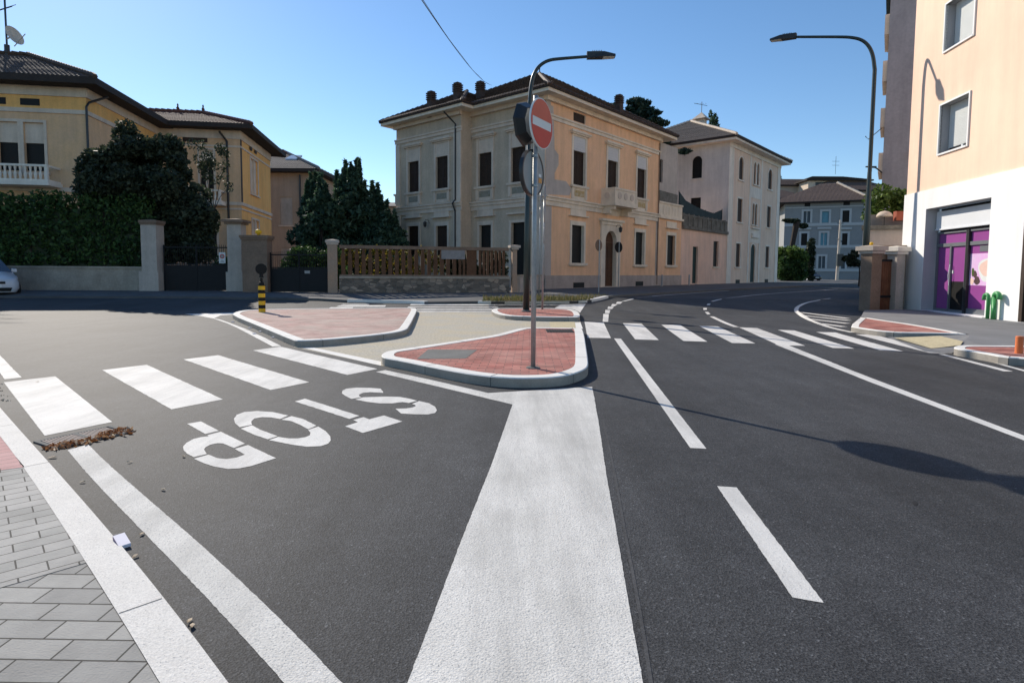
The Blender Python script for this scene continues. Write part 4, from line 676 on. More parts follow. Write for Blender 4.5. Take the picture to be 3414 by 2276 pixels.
for i,rr_ in ((0,R0),(3,R0),(1,R1),(2,R1)): ridge_caps(mb,A[i],rr_)
ridge_caps(mb,R0,R1); mb.build('ridge_tiles','tiles_brown',rf)
mb=MB()
for i,rr_ in ((0,S0),(3,S0)): ridge_caps(mb,B_[i],rr_)
mb.build('ridge_tiles','tiles_brown',rf)
mb=MB(); 
for k in range(46): x,y=q(-OV-.1+k*.36,-OV-.12); 
for k in range(60):
    t=k/60*18.9-OV; x,y=q(-OV-.12,t); mb.tube([(x,y,13.3),(x+e1[0]*.5,y+e1[1]*.5,13.6)],.1,6)
for k in range(28): x,y=q(-OV+k*.27,-OV-.12); mb.tube([(x,y,13.3),(x+e2[0]*.5,y+e2[1]*.5,13.6)],.09,6)
for k in range(36): x,y=q(JN-1.+k*.27,-OV-dD-.12); mb.tube([(x,y,13.3),(x+e2[0]*.5,y+e2[1]*.5,13.6)],.09,6)
mb.build('eave_tiles','tiles_brown',rf)
for x,y,z in D['chim']:
    mb=MB(); x,y,z=x*1.05,y*1.05,1.3+(z-1.3)*1.05; z=z-.85; f=frame((x,y),e1,1); mb.fbox(f,-.24,.24,z,z+1.3,-.24,.24)
    for k in range(4): mb.fbox(f,-.3,.3,z+1.3+k*.15,z+1.38+k*.15,-.3,.3); mb.fbox(f,-.22,.22,z+1.38+k*.15,z+1.45+k*.15,-.22,.22)
    mb.fbox(f,-.22,.22,z+1.9,z+1.96,-.22,.22); mb.build('chimney','chimney_brick',rf)
mb=MB(); x,y=q(6.7,7.7); mb.tube([(x,y,17.75),(x,y,18.3)],.05,6); mb.build('finial','soffit_dark',rf)
# bay to the right: recessed strip, one storey wing
mb=MB(); wall(mb,frame(q(.35,16.4),e2,-1),0,4.3,5.5,12.9,[(.7,1.35,9.35,11.4)],.2); mb.build('recessed_wall','peach_patch',root)
mb=MB(); mb.fbox(frame(q(.35,16.4),e2,-1),.7,1.35,9.35,11.4,-.25,-.18); mb.build('slit_window','dark_void',root)
wing=(18.2,19.8,1.95,4.68); mb=MB(); wall(mb,P2,16.4,21.15,0,6.2,[wing],.22); a=q(0,21.15); b=q(6,21.15); mb.poly([(*a,0),(*b,0),(*b,6.2),(*a,6.2)]); mb.poly([(*q(0,16.4),6.2),(*q(0,21.15),6.2),(*q(6,21.15),6.2),(*q(6,16.4),6.2)]); mb.build('wing_wall','peach',root)
trimset(root,P2,wing,'lower',shut='dark_void')
mb=MB(); mb.fbox(P2,16.4,21.25,6.1,6.3,0,.2); mb.fbox(P2,16.45,21.15,6.3,7.45,-.15,.04); mb.fbox(P2,16.45,21.2,7.45,7.6,-.2,.12); 
for k in range(6): mb.fbox(P2,17.2+k*.6,17.5+k*.6,6.5,7.25,.04,.07)
mb.build('terrace_parapet','trim_pale',root)
mb=MB(); mb.fbox(P2,16.4,21.2,0,1.02,.004,.1); mb.build('plinth','plinth',root)
mb=MB(); f=P2; mb.hexa([f(17.0,7.6,-.2),f(20.6,7.6,-.2),f(20.9,7.6,-1.6),f(17.0,7.6,-1.6),f(17.0,8.62,-.2),f(20.6,8.55,-.2),f(20.9,8.6,-1.6),f(17,8.7,-1.6)]); mb.build('terrace_screen','moss',root)
# ================= pink low annex
root=thing('annex','low pink one storey building with mossy parapet between the two villas','house',(*q(0,26.9),0))
hl=[(23.85,25.1,.2,3.85),(28.95,30.35,1.92,4.6)]
mb=MB(); wall(mb,P2,21.15,32.6,0,5.45,hl,.25); mb.poly([(*q(0,21.15),5.45),(*q(0,32.6),5.45),(*q(7,32.6),5.45),(*q(7,21.15),5.45)]); mb.build('wall','pink_wall',root)
mb=MB(); mb.fbox(P2,21.26,32.5,5.45,5.75,-.3,.22); mb.fbox(P2,21.26,32.5,5.75,6.7,-.25,-.02); mb.fbox(P2,21.26,32.5,6.7,6.85,-.3,.06)
for s in np.arange(21.4,32.4,1.15): mb.fbox(P2,s,s+.28,5.75,6.95,-.3,.05)
mb.build('parapet','moss',root)
mb=MB(); top=[(21.6,9.0),(23,8.3),(25.5,7.9),(28,7.7),(30,7.6),(32.4,8.2)]
for (s0,z0),(s1,z1) in zip(top,top[1:]): 
    mb.poly([P2(s0,6.8,-.5),P2(s1,6.8,-.5),P2(s1,z1,-.5),P2(s0,z0,-.5)]); mb.poly([P2(s0,6.8,-.53),P2(s0,z0,-.53),P2(s1,z1,-.53),P2(s1,6.8,-.53)])
for s,z in top: mb.tube([P2(s,6.8,-.56),P2(s,z+.1,-.56)],.03,6)
mb.build('terrace_netting','netting',root)
mb=MB(); mb.fbox(P2,23.85,25.1,.2,3.85,-.3,-.2); dl=mb.build('door','shutter_green',root)
mb=MB(); mb.fbox(P2,28.95,30.35,1.92,4.6,-.3,-.2); wn=mb.build('window','dark_void',root); mb=MB(); mb.fbox(P2,28.8,30.5,1.78,1.92,0,.12); mb.build('sill','trim_pale',wn)
mb=MB(); mb.fbox(P2,29.1,30.7,-.02,.45,.0,.02); mb.build('basement_vent','iron',root)
mb=MB(); mb.fbox(P2,21.15,23.8,0,1.0,0,.03); mb.fbox(P2,25.2,32.6,0,1.0,0,.03); mb.build('plinth','pink_wall',root)
# ================= white villa
w=(c[0]+e2[0]*32.63,c[1]+e2[1]*32.63); PW=frame(w,e1,1); root=thing('villa','tall ivory three storey house with arched top windows beyond the pink annex','house',(w[0],w[1],0))
WZ=15.5; hs=[]; wins=[]
for (a,b,c0,d0,ar) in ((35.5,36.9,11.8,14.35,1),(35.4,36.95,7.05,9.7,0),(35.35,36.75,1.95,4.62,0),(40.34,41.1,11.82,14.43,1),(41.42,42.2,11.82,14.43,1),(40.3,41.02,7.05,9.6,1),(41.2,41.97,7.05,9.6,1),(40.16,41.75,.15,4.72,1),(45.6,47.1,11.82,14.35,1),(45.6,47.08,7.05,9.7,0),(45.55,47.0,2.0,4.65,0)):
    hs.append((a,b,c0,d0,bool(ar)))
W2=frame(c,e2,-1)
mb=MB(); wall(mb,W2,32.62,50.4,0,WZ,hs,.12); mb.build('wall','ivory_wall',root)
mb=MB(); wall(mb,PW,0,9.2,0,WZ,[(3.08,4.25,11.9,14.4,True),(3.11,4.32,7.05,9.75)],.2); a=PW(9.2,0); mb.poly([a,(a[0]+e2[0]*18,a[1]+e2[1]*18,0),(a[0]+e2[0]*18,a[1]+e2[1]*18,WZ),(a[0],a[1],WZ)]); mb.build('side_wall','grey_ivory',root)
for h in hs:
    a,b,z0,z1,ar=h; mb=MB(); g=.16
    mb.fbox(W2,a-g,a,z0,z1-(.6 if ar else 0),0,.05); mb.fbox(W2,b,b+g,z0,z1-(.6 if ar else 0),0,.05)
    if not ar: mb.fbox(W2,a-g,b+g,z1,z1+.18,0,.05)
    if ar:
        r_=(b-a)/2; cc_=(a+b)/2; zc=z1-r_; mb.fbox(W2,a-g,a,z1-.62,zc,0,.05); mb.fbox(W2,b,b+g,z1-.62,zc,0,.05)
        tt=np.linspace(0,math.pi,11)
        for t0,t1 in zip(tt,tt[1:]): mb.hexa([W2(cc_+q_*math.cos(t),zc+q_*math.sin(t),d) for d in (0,.05) for q_,t in ((r_,t0),(r_+g,t0),(r_+g,t1),(r_,t1))])
    wn=mb.build('door' if z0<.5 else 'window','trim_ivory',root)
    if z0>.5: mb=MB(); mb.fbox(W2,a-.25,b+.25,z0-.14,z0,0,.14); mb.build('sill','trim_ivory',wn)
    mb=MB(); mb.fbox(W2,a,b,z0,z1,-.16,-.1); mb.build('pane','shutter_brown' if z0>.5 else 'shutter_green',wn)
for a,b,z0,z1 in ((3.08,4.25,11.9,14.4),(3.11,4.32,7.05,9.75)):
    mb=MB(); mb.fbox(PW,a,b,z0,z1,-.25,-.16); wn=mb.build('window','dark_void',root); mb=MB(); mb.fbox(PW,a-.15,b+.15,z0-.15,z0,0,.1); mb.build('sill','grey_ivory',wn)
mb=MB()
for a,b in ((32.6,33.9),(39.0,39.5),(42.9,43.4),(49.3,50.42)): m_=MB(); m_.fbox(W2,a,b,0,WZ-.5,0,.06); m_.build('pilaster','trim_ivory',root)
mb.fbox(W2,32.6,50.42,WZ-.5,WZ,0,.12); mb.fbox(W2,32.6,50.4,5.9,6.05,0,.07) if False else None
mb.build('cornice_band','trim_ivory',root)
for z0,z1 in ((10.2,11.5),(4.9,6.6)): mb=MB(); mb.fbox(W2,39.5,42.9,z0,z1,0,.05); mb.build('relief_panel','trim_ivory',root)
mb=MB(); mb.fbox(W2,40.0,42.5,5.5,6.0,.05,.25); mb.fbox(W2,39.95,42.5,6.55,6.7,.05,.3); mb.build('door_hood','trim_ivory',root)
for s in (35.6,45.7): mb=MB(); mb.fbox(W2,s,s+1.3,.1,.5,0,.015); mb.build('basement_vent','iron',root)
q2=lambda a,b:(w[0]+e1[0]*a+e2[0]*b,w[1]+e1[1]*a+e2[1]*b)
mb=MB(); P_=[q2(-1,-1),q2(-1,18.8),q2(17,18.8),q2(17,-1)]; mb.hexa([(*p,15.5) for p in P_]+[(*p,15.72) for p in P_],0); mb.build('cornice','trim_ivory',root)
mb=MB(); P_=[q2(-1.12,-1.12),q2(-1.12,18.92),q2(17.1,18.92),q2(17.1,-1.12)]; mb.hexa([(*p,15.723) for p in P_]+[(*p,15.95) for p in P_],1)
A,R0,R1=roof_hip(mb,q2(-1.12,-1.12),q2(-1.12,18.92),q2(17.1,18.92),q2(17.1,-1.12),15.955,q2(8,7.6),q2(8,10.4),20.4); rf=mb.build('roof',['tiles_grey','soffit_dark'],root)
mb=MB(); ridge_caps(mb,A[0],R0,r=.16); ridge_caps(mb,A[3],R0,r=.16); ridge_caps(mb,R0,R1,r=.16); ridge_caps(mb,A[1],R1,r=.16); mb.build('ridge_tiles','trim_grey',rf)
mb=MB(); x,y=q2(7.2,9); f=frame((x,y),e1,1); mb.fbox(f,-.5,.5,19.5,20.75,-.5,.5); b0=[f(s,20.75,d) for s,d in ((-.9,-.9),(.9,-.9),(.9,.9),(-.9,.9))]; ap=f(0,21.7,0)
for i in range(4): mb.poly([b0[i],b0[(i+1)%4],ap])
mb.poly(b0[::-1]); mb.build('roof_turret','trim_grey',rf)
mb=MB(); p=f(0,21.6,0); mb.tube([p,(p[0],p[1],23.0)],.04,5); mb.tube([(p[0]-1,p[1],22.8),(p[0]+.7,p[1],22.5)],.03,4)
for k in range(5): mb.tube([(p[0]-.9+k*.35,p[1]-.2,22.7),(p[0]-.9+k*.35,p[1]+.2,22.85)],.02,4)
mb.build('aerial','metal_black',rf)
mb=MB(); mb.tube([PW(8.3,15.3,.5),PW(8.05,14.2,.12),PW(8.05,6.5,.12)],.08,8); mb.build('drainpipe','metal_black',root)
# ================= left villas
u1=(-.988,-.156); v1=(-.156,.988)
def left_window(root,fr,s0,s1,z0,z1,blind=.45,trim='trim_grey',split=True):
    mb=MB(); g=.16; mb.fbox(fr,s0-g,s0,z0-.1,z1+g,0,.06); mb.fbox(fr,s1,s1+g,z0-.1,z1+g,0,.06); mb.fbox(fr,s0,s1,z1,z1+g,0,.055)
    mid=(s0+s1)/2
    if split: mb.fbox(fr,mid-.08,mid+.08,z0,z1,-.15,.03)
    mb.fbox(fr,s0-g-.1,s1+g+.1,z0-.22,z0-.1,0,.15); wn=mb.build('window',trim,root)
    mb=MB(); mb.fbox(fr,s0,s1,z0,z1,-.3,-.2); mb.build('pane','dark_void',wn)
    if blind>0: mb=MB(); mb.fbox(fr,s0,s1,z1-(z1-z0)*blind,z1,-.18,-.12); mb.build('blind','trim_grey',wn)
    return wn
def balust(root,fr,s0,s1,z0,h,d0,d1,mt,name='balustrade',slab=True):
    mb=MB()
    if slab: mb.fbox(fr,s0-.08,s1+.08,z0-.25,z0,d0,d1+.08)
    mb.fbox(fr,s0,s1,z0,z0+.1,d1-.16,d1); mb.fbox(fr,s0,s1,z0+h-.12,z0+h,d1-.18,d1+.02)
    n=max(3,int((s1-s0)/.26))
    for k in range(n):
        p=fr(s0+(k+.5)*(s1-s0)/n,z0+.1,d1-.08); mb.lathe(p,[(.05,0),(.09,.2),(.085,.3),(.04,.45),(.07,h-.25),(.07,h-.22)],6)
    for s in (s0,s1-.14): mb.fbox(fr,s,s+.14,z0,z0+.1,d0,d1-.16); mb.fbox(fr,s,s+.14,z0+h-.12,z0+h,d0,d1-.18)
    for s in (s0,s1-.16): mb.fbox(fr,s,s+.16,z0+.1,z0+h-.12,d1-.16,d1)
    return mb.build(name,mt,root)
# villa A
oA=(-25.83,36.0); FA=frame(oA,u1,1); SA=frame(oA,v1,-1)
if SA.n[0]<0: SA=frame(oA,v1,1)
root=thing('villa','large ochre villa with tiled hip roof and balustraded balcony at the far left','house',(oA[0],oA[1],0))
ZA=12.1; wa=[(1.55,2.75,7.1,10.2),(3.1,4.2,7.1,10.2)]
mb=MB(); wall(mb,FA,0,16,0,ZA,[(2.35,3.45,7.1,9.96),(3.75,4.85,7.1,9.96),(9,10.2,7.1,9.96),(2.3,3.6,2.2,5),(6,7.3,2.2,5)],.2); mb.build('wall','ochre_tan',root)
mb=MB(); wall(mb,SA,0,11,0,ZA,[],.2); mb.build('side_wall','ochre_tan',root); mb=MB(); a=FA(16,0); b=(a[0]+v1[0]*14,a[1]+v1[1]*14); mb.poly([a,(*b,0),(*b,ZA),(a[0],a[1],ZA)]); mb.build('wall','ochre_tan',root)
wn=left_window(root,FA,2.35,3.45,7.1,9.96,.42,split=False); left_window(root,FA,3.75,4.85,7.1,9.96,.42,split=False); left_window(root,FA,9,10.2,7.1,9.96,.4); left_window(root,FA,2.3,3.6,2.2,5,0); left_window(root,FA,6,7.3,2.2,5,0)
mb=MB(); 
for fr,L_ in ((FA,16),(SA,11)):
    mb.fbox(fr,-.05,L_,11.55,12.1,0,.1); mb.fbox(fr,-.05,L_,10.55,10.8,0,.07); mb.fbox(fr,-.05,L_,5.9,6.15,0,.1)
mb.build('string_course','trim_grey',root)
mb=MB(); 
for fr,L_ in ((FA,16),(SA,11)): mb.fbox(fr,-.01,L_,10.8,11.55,0,.02)
mb.build('painted_frieze','ochre',root)
mb=MB(); mb.fbox(FA,2.5,3.55,10.95,11.35,.02,.03); mb.fbox(FA,4.3,5.0,10.95,11.35,.02,.03); mb.build('attic_vent','iron',root)
balust(root,FA,1.55,6.3,6.35,.95,0,1.3,'trim_ivory','balcony')
mb=MB(); mb.tube([SA(0.9,11.9,.8),SA(.1,11.3,.12),FA(-.06,11.0,.1),FA(-.06,.2,.1)],.07,8); mb.build('drainpipe','metal_black',root)
qa=lambda a,b:(oA[0]+u1[0]*a+v1[0]*b,oA[1]+u1[1]*a+v1[1]*b)
mb=MB(); P_=[qa(-1.1,-1.1),qa(17,-1.1),qa(17,15),qa(-1.1,15)]; mb.hexa([(*p,12.1) for p in P_]+[(*p,12.5) for p in P_],1)
A,R0,R1=roof_hip(mb,*P_,12.505,qa(7.2,6.6),qa(10,6.6),16.9) if False else roof_hip(mb,P_[0],P_[1],P_[2],P_[3],12.505,qa(6.7,6.4),qa(9.5,6.4),15.9); 
rf=mb.build('roof',['tiles_brown','soffit_dark'],root)
mb=MB(); ridge_caps(mb,A[0],R0,r=.15); ridge_caps(mb,R0,R1,r=.15); ridge_caps(mb,A[3],R0,r=.15); mb.build('ridge_tiles','tiles_brown',rf)
mb=MB(); x,y=qa(8.0,6.4); mb.tube([(x,y,15.8),(x,y,16.5)],.16,8); mb.tube([(x,y,16.5),(x,y,23)],.06,6)
for z,l in ((18.9,.5),(19.9,.7),(20.8,.8)):
    mb.tube([(x-l,y,z-.15),(x+l,y,z+.15)],.025,4)
    for k in range(5): xx=x-l+k*l/2; mb.tube([(xx,y-.3,z-.15+.3*k/4-.15),(xx,y+.3,z-.15+.3*k/4+.25)],.02,4)
mb.build('aerial','metal_black',rf)
mb=MB(); dirn=Vector((.93,-.12,.35)).normalized(); p=Vector((x+.75,y-.3,17.0)); mb.lathe(p,[(.1,-.08),(.42,-.03),(.62,.07),(.64,.09),(.42,.02),(.08,-.04)],20,axis=dirn); mb.tube([p-Vector((0,0,.7)),p+dirn*.95-Vector((0,0,.25))],.03,5); mb.tube([(x,y,16.9),tuple(p)],.05,5); mb.build('satellite_dish','trim_grey',rf,smooth=False)
# villa B (rear wing)
oB=(-21.55,46.8); FB=frame(oB,u1,1); SB=frame(oB,v1,-1)
if SB.n[0]<0: SB=frame(oB,v1,1)
root=thing('villa','bright ochre villa wing with dark overhanging roof behind the tall gate pillar','house',(oB[0],oB[1],0)); ZB=12.15
mb=MB(); wall(mb,FB,0,9,0,ZB,[(1.9,3.0,.6+1.4,5.8),(2.0,3.0,7.6,10.6)],.2); mb.build('wall','ochre_tan',root)
sw=[(2.7,4.9,7.75,10.6),(2.8,4.9,2.6,5.5)]; mb=MB(); wall(mb,SB,0,9.4,0,ZB,sw,.2); mb.build('side_wall','ochre',root)  # more saturated than the front: warm reflected light put into the wall colour
for x in sw: left_window(root,SB,*x,blind=1.0)
left_window(root,FB,1.9,3.0,2.0,5.8,0); left_window(root,FB,2.0,3.0,7.6,10.6,.3)
mb=MB()
for fr,L_ in ((FB,9),(SB,9.4)): mb.fbox(fr,-.05,L_,11.5,12.15,0,.08); mb.fbox(fr,-.05,L_,10.85,11.0,0,.06); mb.fbox(fr,-.05,L_,6.35,6.6,0,.1); mb.fbox(fr,-.03,L_,6.0,6.12,0,.06)
mb.build('string_course','trim_grey',root)
mb=MB(); mb.fbox(SB,.0,.35,6.6,11.5,0,.03) ; mb.fbox(FB,2.4,4.2,11.15,11.5,.0,.02); mb.fbox(SB,2.5,3.1,11.2,11.5,.08,.09); mb.fbox(SB,3.9,4.5,11.2,11.5,.08,.09); mb.build('attic_vent','shutter_brown',root)
balust(root,FB,1.2,3.9,6.5,.9,0,1.1,'trim_ivory','balcony'); balust(root,FB,.4,6,1.2,1.0,0,2.2,'trim_grey','terrace_balustrade',True)
mb=MB(); mb.tube([FB(1.3,11.9,.7),FB(.95,11.3,.12),FB(.95,.2,.12)],.085,8); mb.build('drainpipe','metal_black',root)
qb=lambda a,b:(oB[0]+u1[0]*a+v1[0]*b,oB[1]+u1[1]*a+v1[1]*b)
mb=MB(); P_=[qb(-1.2,-1.1),qb(12,-1.1),qb(12,10.6),qb(-1.2,10.6)]; mb.hexa([(*p,12.15) for p in P_]+[(*p,12.5) for p in P_],1)
A,R0,R1=roof_hip(mb,*P_,12.505,qb(4.2,4.6),qb(8.8,4.6),14.55); rf=mb.build('roof',['tiles_red','soffit_dark'],root)
mb=MB(); ridge_caps(mb,A[0],R0,r=.15); ridge_caps(mb,R0,R1,r=.15); ridge_caps(mb,A[3],R0,r=.15); mb.build('ridge_tiles','tiles_red',rf)
for s in (4.2,6.2): 
    x,y=qb(s,4.6); mb=MB(); mb.lathe((x,y,14.5),[(.12,0),(.08,.2),(.14,.35),(.05,.5),(.08,.62),(.01,.75)],8); mb.build('finial','tiles_red',rf)
# villa C
oC=(-20.9,62.0); FC=frame(oC,(-1,0),-1); root=thing('house','plain tan house with skylight between the ochre villa and the conifers','house',(oC[0],oC[1],0))
if FC.n[1]>0: FC=frame(oC,(-1,0),1)
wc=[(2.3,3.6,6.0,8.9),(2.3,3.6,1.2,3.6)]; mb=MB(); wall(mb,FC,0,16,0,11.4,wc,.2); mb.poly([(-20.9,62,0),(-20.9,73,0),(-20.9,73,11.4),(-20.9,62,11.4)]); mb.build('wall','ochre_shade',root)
for x in wc:
    mb=MB(); mb.fbox(FC,x[0]-.15,x[1]+.15,x[2]-.2,x[2]-.05,0,.15); wn=mb.build('window','trim_grey',root); mb=MB(); mb.fbox(FC,x[0],x[1],x[2],x[3],-.18,-.1); mb.build('shutter','trim_grey' if False else 'pillar_stone',wn)
mb=MB(); P_=[(-37,61),(-20,61),(-20,74),(-37,74)]; mb.hexa([(*p,11.4) for p in P_]+[(*p,11.7) for p in P_],1)
A,R0,R1=roof_hip(mb,*P_,11.705,(-32,67),(-26,67),14.6); rf=mb.build('roof',['tiles_grey','soffit_dark'],root)
mb=MB(); ridge_caps(mb,A[1],R1,r=.16); ridge_caps(mb,A[2],R1,r=.16); ridge_caps(mb,R0,R1,r=.16); mb.build('ridge_tiles','tiles_grey',rf)
mb=MB(); mb.hexa([(-24.6,63.9,13.1),(-23.4,63.9,13.1),(-23.1,64.9,13.6),(-24.3,64.9,13.6),(-24.6,63.9,13.25),(-23.4,63.9,13.25),(-23.1,64.9,13.8),(-24.3,64.9,13.8)]); mb.build('skylight','headlight',rf)
mb=MB(); mb.tube([(-22.3,61.8,11.2),(-22.3,61.8,.2)],.1,8); mb.build('drainpipe','metal_black',root)
# distant low house beyond conifers
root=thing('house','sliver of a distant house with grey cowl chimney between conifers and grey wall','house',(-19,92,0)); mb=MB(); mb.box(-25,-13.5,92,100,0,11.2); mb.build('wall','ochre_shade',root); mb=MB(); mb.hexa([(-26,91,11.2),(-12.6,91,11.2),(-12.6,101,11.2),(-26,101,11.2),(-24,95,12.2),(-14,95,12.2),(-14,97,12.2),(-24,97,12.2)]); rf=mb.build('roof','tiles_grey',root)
mb=MB(); mb.box(-18.6,-17.5,93,94,11.4,13.0); mb.box(-18.8,-17.3,92.8,94.2,13.0,13.25); mb.build('chimney','pillar_stone',rf)
# ================= left boundary
def pillar(x,y,w,h,mt,label,cap=.1,basew=0,capm=None,d=None,cat='gate pillar',name='gate_pillar',ang=.05,pyr=.12):
    d=d or w; e=(math.cos(ang),math.sin(ang)); f=frame((x,y),e,-1); r_=thing(name,label,cat,(x,y,0)); mb=MB(); mb.fbox(f,-w/2,w/2,0,h,-d/2,d/2)
    if basew: mb.fbox(f,-w/2-basew,w/2+basew,0,1.15,-d/2-basew,d/2+basew); 
    mb.build('shaft',mt,r_); mb=MB(); mb.fbox(f,-w/2-cap*.5,w/2+cap*.5,h,h+.1,-d/2-cap*.5,d/2+cap*.5); mb.fbox(f,-w/2-cap,w/2+cap,h+.1,h+.24,-d/2-cap,d/2+cap)
    b=[f(s,h+.24,t) for s,t in ((-w/2-cap*.8,-d/2-cap*.8),(w/2+cap*.8,-d/2-cap*.8),(w/2+cap*.8,d/2+cap*.8),(-w/2-cap*.8,d/2+cap*.8))]; ap=f(0,h+.24+w*pyr,0)
    for i in range(4): mb.poly([b[i],b[(i+1)%4],ap])
    mb.build('cap',capm or mt,r_); return r_
p1=(-19.6,31.95); p2=(-15.2,32.35); p3=(-13.63,31.0)
pillar(*p1,.80,3.65,'pillar_stone','tall pale gate pillar at the right end of the clipped hedge',.07,.11,'pillar_brown',pyr=.1)
pillar(*p2,.74,3.75,'pillar_stone','tall pale gate pillar left of the wide brown pillar',.2,.08,'pillar_brown')
rr_=pillar(p3[0],p3[1]+.3,1.3,2.85,'pillar_brown','wide brown gate pier topped by a small yellow globe lamp',.1,0,d=.8,pyr=.02)
mb=MB(); x,y=-13.5,31.2; mb.lathe((x,y,3.08),[(.08,0),(.08,.08),(.15,.12),(.17,.2),(.13,.3),(.03,.34)],12); tag(mb.build('globe_lamp','yellow',smooth=True),'small yellow globe lamp on top of the wide brown gate pier','lamp')
root=thing('garden_wall','low weathered garden wall under the tall clipped hedge','wall',(-30,31,0)); f=frame((p1[0]-.4,p1[1]),(-.998,-.035),-1)
if f.n[1]>0: f=frame((p1[0]-.4,p1[1]),(-.998,-.035),1)
mb=MB(); mb.fbox(f,0,28,0,1.3,-.3,.0); mb.build('wall_body','wall_low',root); mb=MB(); mb.fbox(f,0,28,1.3,1.4,-.36,.06); mb.build('coping','wall_low',root)
cl=[]
for k in range(90):
    s=.3+k*.31; 
    for z in (1.9,2.7,3.5,4.3,4.95): p=f(s+rng.uniform(-.1,.1),z+rng.uniform(-.15,.2),-.9+rng.uniform(-.1,.1)); cl.append((*p,.42,.5,.48*(1 if z<4.9 else rng.uniform(.6,1.5))))
root=thing('hedge','tall dense clipped green hedge behind the low garden wall','hedge',(-30,32.3,0)); leafcloud('foliage',cl,36000,.15,'leaf_hedge',root,elong=1.5)
mb=MB(); 
for k in range(14): p=f(.8+k*2,0,-.9); mb.tube([p,(p[0]+.05,p[1],4.6)],[.06,.03],6)
mb.fbox(f,.2,28,1.35,4.6,-1.15,-.95,1); mb.build('stems',['bark','leaf_dark'],root)
def tree(name,label,base,clumps,n,size,material,trunk_h,tr=.2,cat='tree',limbs=5,group=None,elong=1.6):
    x,y=base; r_=thing(name,label,cat,(x,y,0),group); mb=MB(); mb.tube([(x,y,0),(x+.05,y,trunk_h*.5),(x-.04,y+.03,trunk_h)],[tr,tr*.8,tr*.55],9)
    big=sorted(clumps,key=lambda c:-c[3])[:limbs]
    for cc_ in big:
        mid=((x+cc_[0])/2+rng.uniform(-.1,.1),(y+cc_[1])/2,(trunk_h*.85+cc_[2])/2); mb.tube([(x,y,trunk_h*.8),mid,cc_[:3]],[tr*.5,tr*.32,tr*.12],6)
    mb.build('trunk','bark',r_); leafcloud('crown',clumps,n,size,material,r_,elong=elong); return r_
# big dark tree behind hedge
cl=[]
for k in range(70):
    a=rng.uniform(0,6.28); t=rng.uniform(-1,1); rad=math.sqrt(max(0,1-t*t)); rr_=rng.uniform(.55,1)
    X=-22.0+3.7*rad*math.cos(a)*rr_; Z=6.4+3.0*t*rr_-.08*abs(X+22.0); Y=35.0+1.9*rad*math.sin(a)*rr_-0.6; s=rng.uniform(.5,1.0); cl.append((X,Y,Z,s,s,s*.8))
for k in range(34): a=rng.uniform(-1,1); cl.append((-19.2+a*1.5,34.0+rng.uniform(-.5,.5),rng.uniform(2.2,5.2),.7,.7,.7))
tree('evergreen_tree','big rounded dark evergreen tree standing behind the clipped hedge',(-20.9,34.6),cl,46000,.17,'leaf_dark',4.5,.28)
cl=[(rng.uniform(-19.6,-17.3),36.0+rng.uniform(-.5,.5),rng.uniform(6.2,8.9),.3,.3,.35) for k in range(24)]
tree('climbing_shrub','thin upright shrub against the ochre wall at the right of the dark tree','_' and (-18.4,36.2),cl,1500,.10,'leaf_dark',6,.05,cat='shrub')
# gates
def gate(label,a,b,h,sheet=0,mt='iron',panel=True):
    a=Vector(a); b=Vector(b); e=(b-a); L_=e.length; e.normalize(); f=frame((a.x,a.y),(e.x,e.y),-1)
    if f.n[1]>0: f=frame((a.x,a.y),(e.x,e.y),1)
    r_=thing('iron_gate',label,'gate',(a.x,a.y,0)); mb=MB()
    for z in (.12,sheet+.02,h-.15): mb.fbox(f,.03,L_-.03,z,z+.06,-.03,.03)
    for s in (.03,L_/2-.03,L_-.09): mb.fbox(f,s,s+.06,.1,h,-.028,.028)
    mb.build('gate_frame',mt,r_); mb=MB(); n=int(L_/.12)
    for k in range(n): s=.08+k*(L_-.16)/n; p=f(s,.15,0); mb.tube([p,f(s,h+.12*math.sin(math.pi*k/n),0)],.012,5)
    mb.build('bars',mt,r_)
    if sheet: mb=MB(); mb.fbox(f,.06,L_-.06,.15,sheet,-.012,.012); mb.build('sheet_panel',mt,r_)
    return f
f=gate('black iron gate between the two tall pale pillars',(p1[0]+.5,p1[1]+.05),(p2[0]-.42,p2[1]),2.6,1.5)
mb=MB(); s=2.95; mb.fbox(f,s,s+.34,1.62,2.22,.04,.05,0); r_=thing('no_parking_sign','small white no parking board with red ring on the black gate','sign',f(s,1.6,.045)); mb.build('board','sign_white',r_)
mb=MB(); p=f(s+.17,2.0,.052); mb.lathe(p,[(.125,0),(.125,.006)],20,axis=(f.n[0],f.n[1],0)); mb.build('red_ring','sign_red',r_); mb=MB(); p=f(s+.17,2.0,.058); mb.lathe(p,[(.085,0),(.085,.006)],20,axis=(f.n[0],f.n[1],0)); mb.build('blue_disc','sign_back',r_)
mb=MB(); mb.fbox(f,s+.06,s+.28,1.68,1.72,.052,.056); mb.fbox(f,s+.09,s+.25,1.75,1.79,.052,.056); mb.build('lettering','sign_back',r_)
f2=gate('black iron gate with solid lower sheet left of the slatted fence',(p3[0]+.7,p3[1]+.2),(-9.6,30.65),2.2,1.35)
mb=MB(); mb.fbox(f2,2.0,2.3,1.1,1.25,.015,.025); tag(mb.build('letter_plate','sign_back'),'small pale plate on the lower sheet of the gate by the slatted fence','sign')
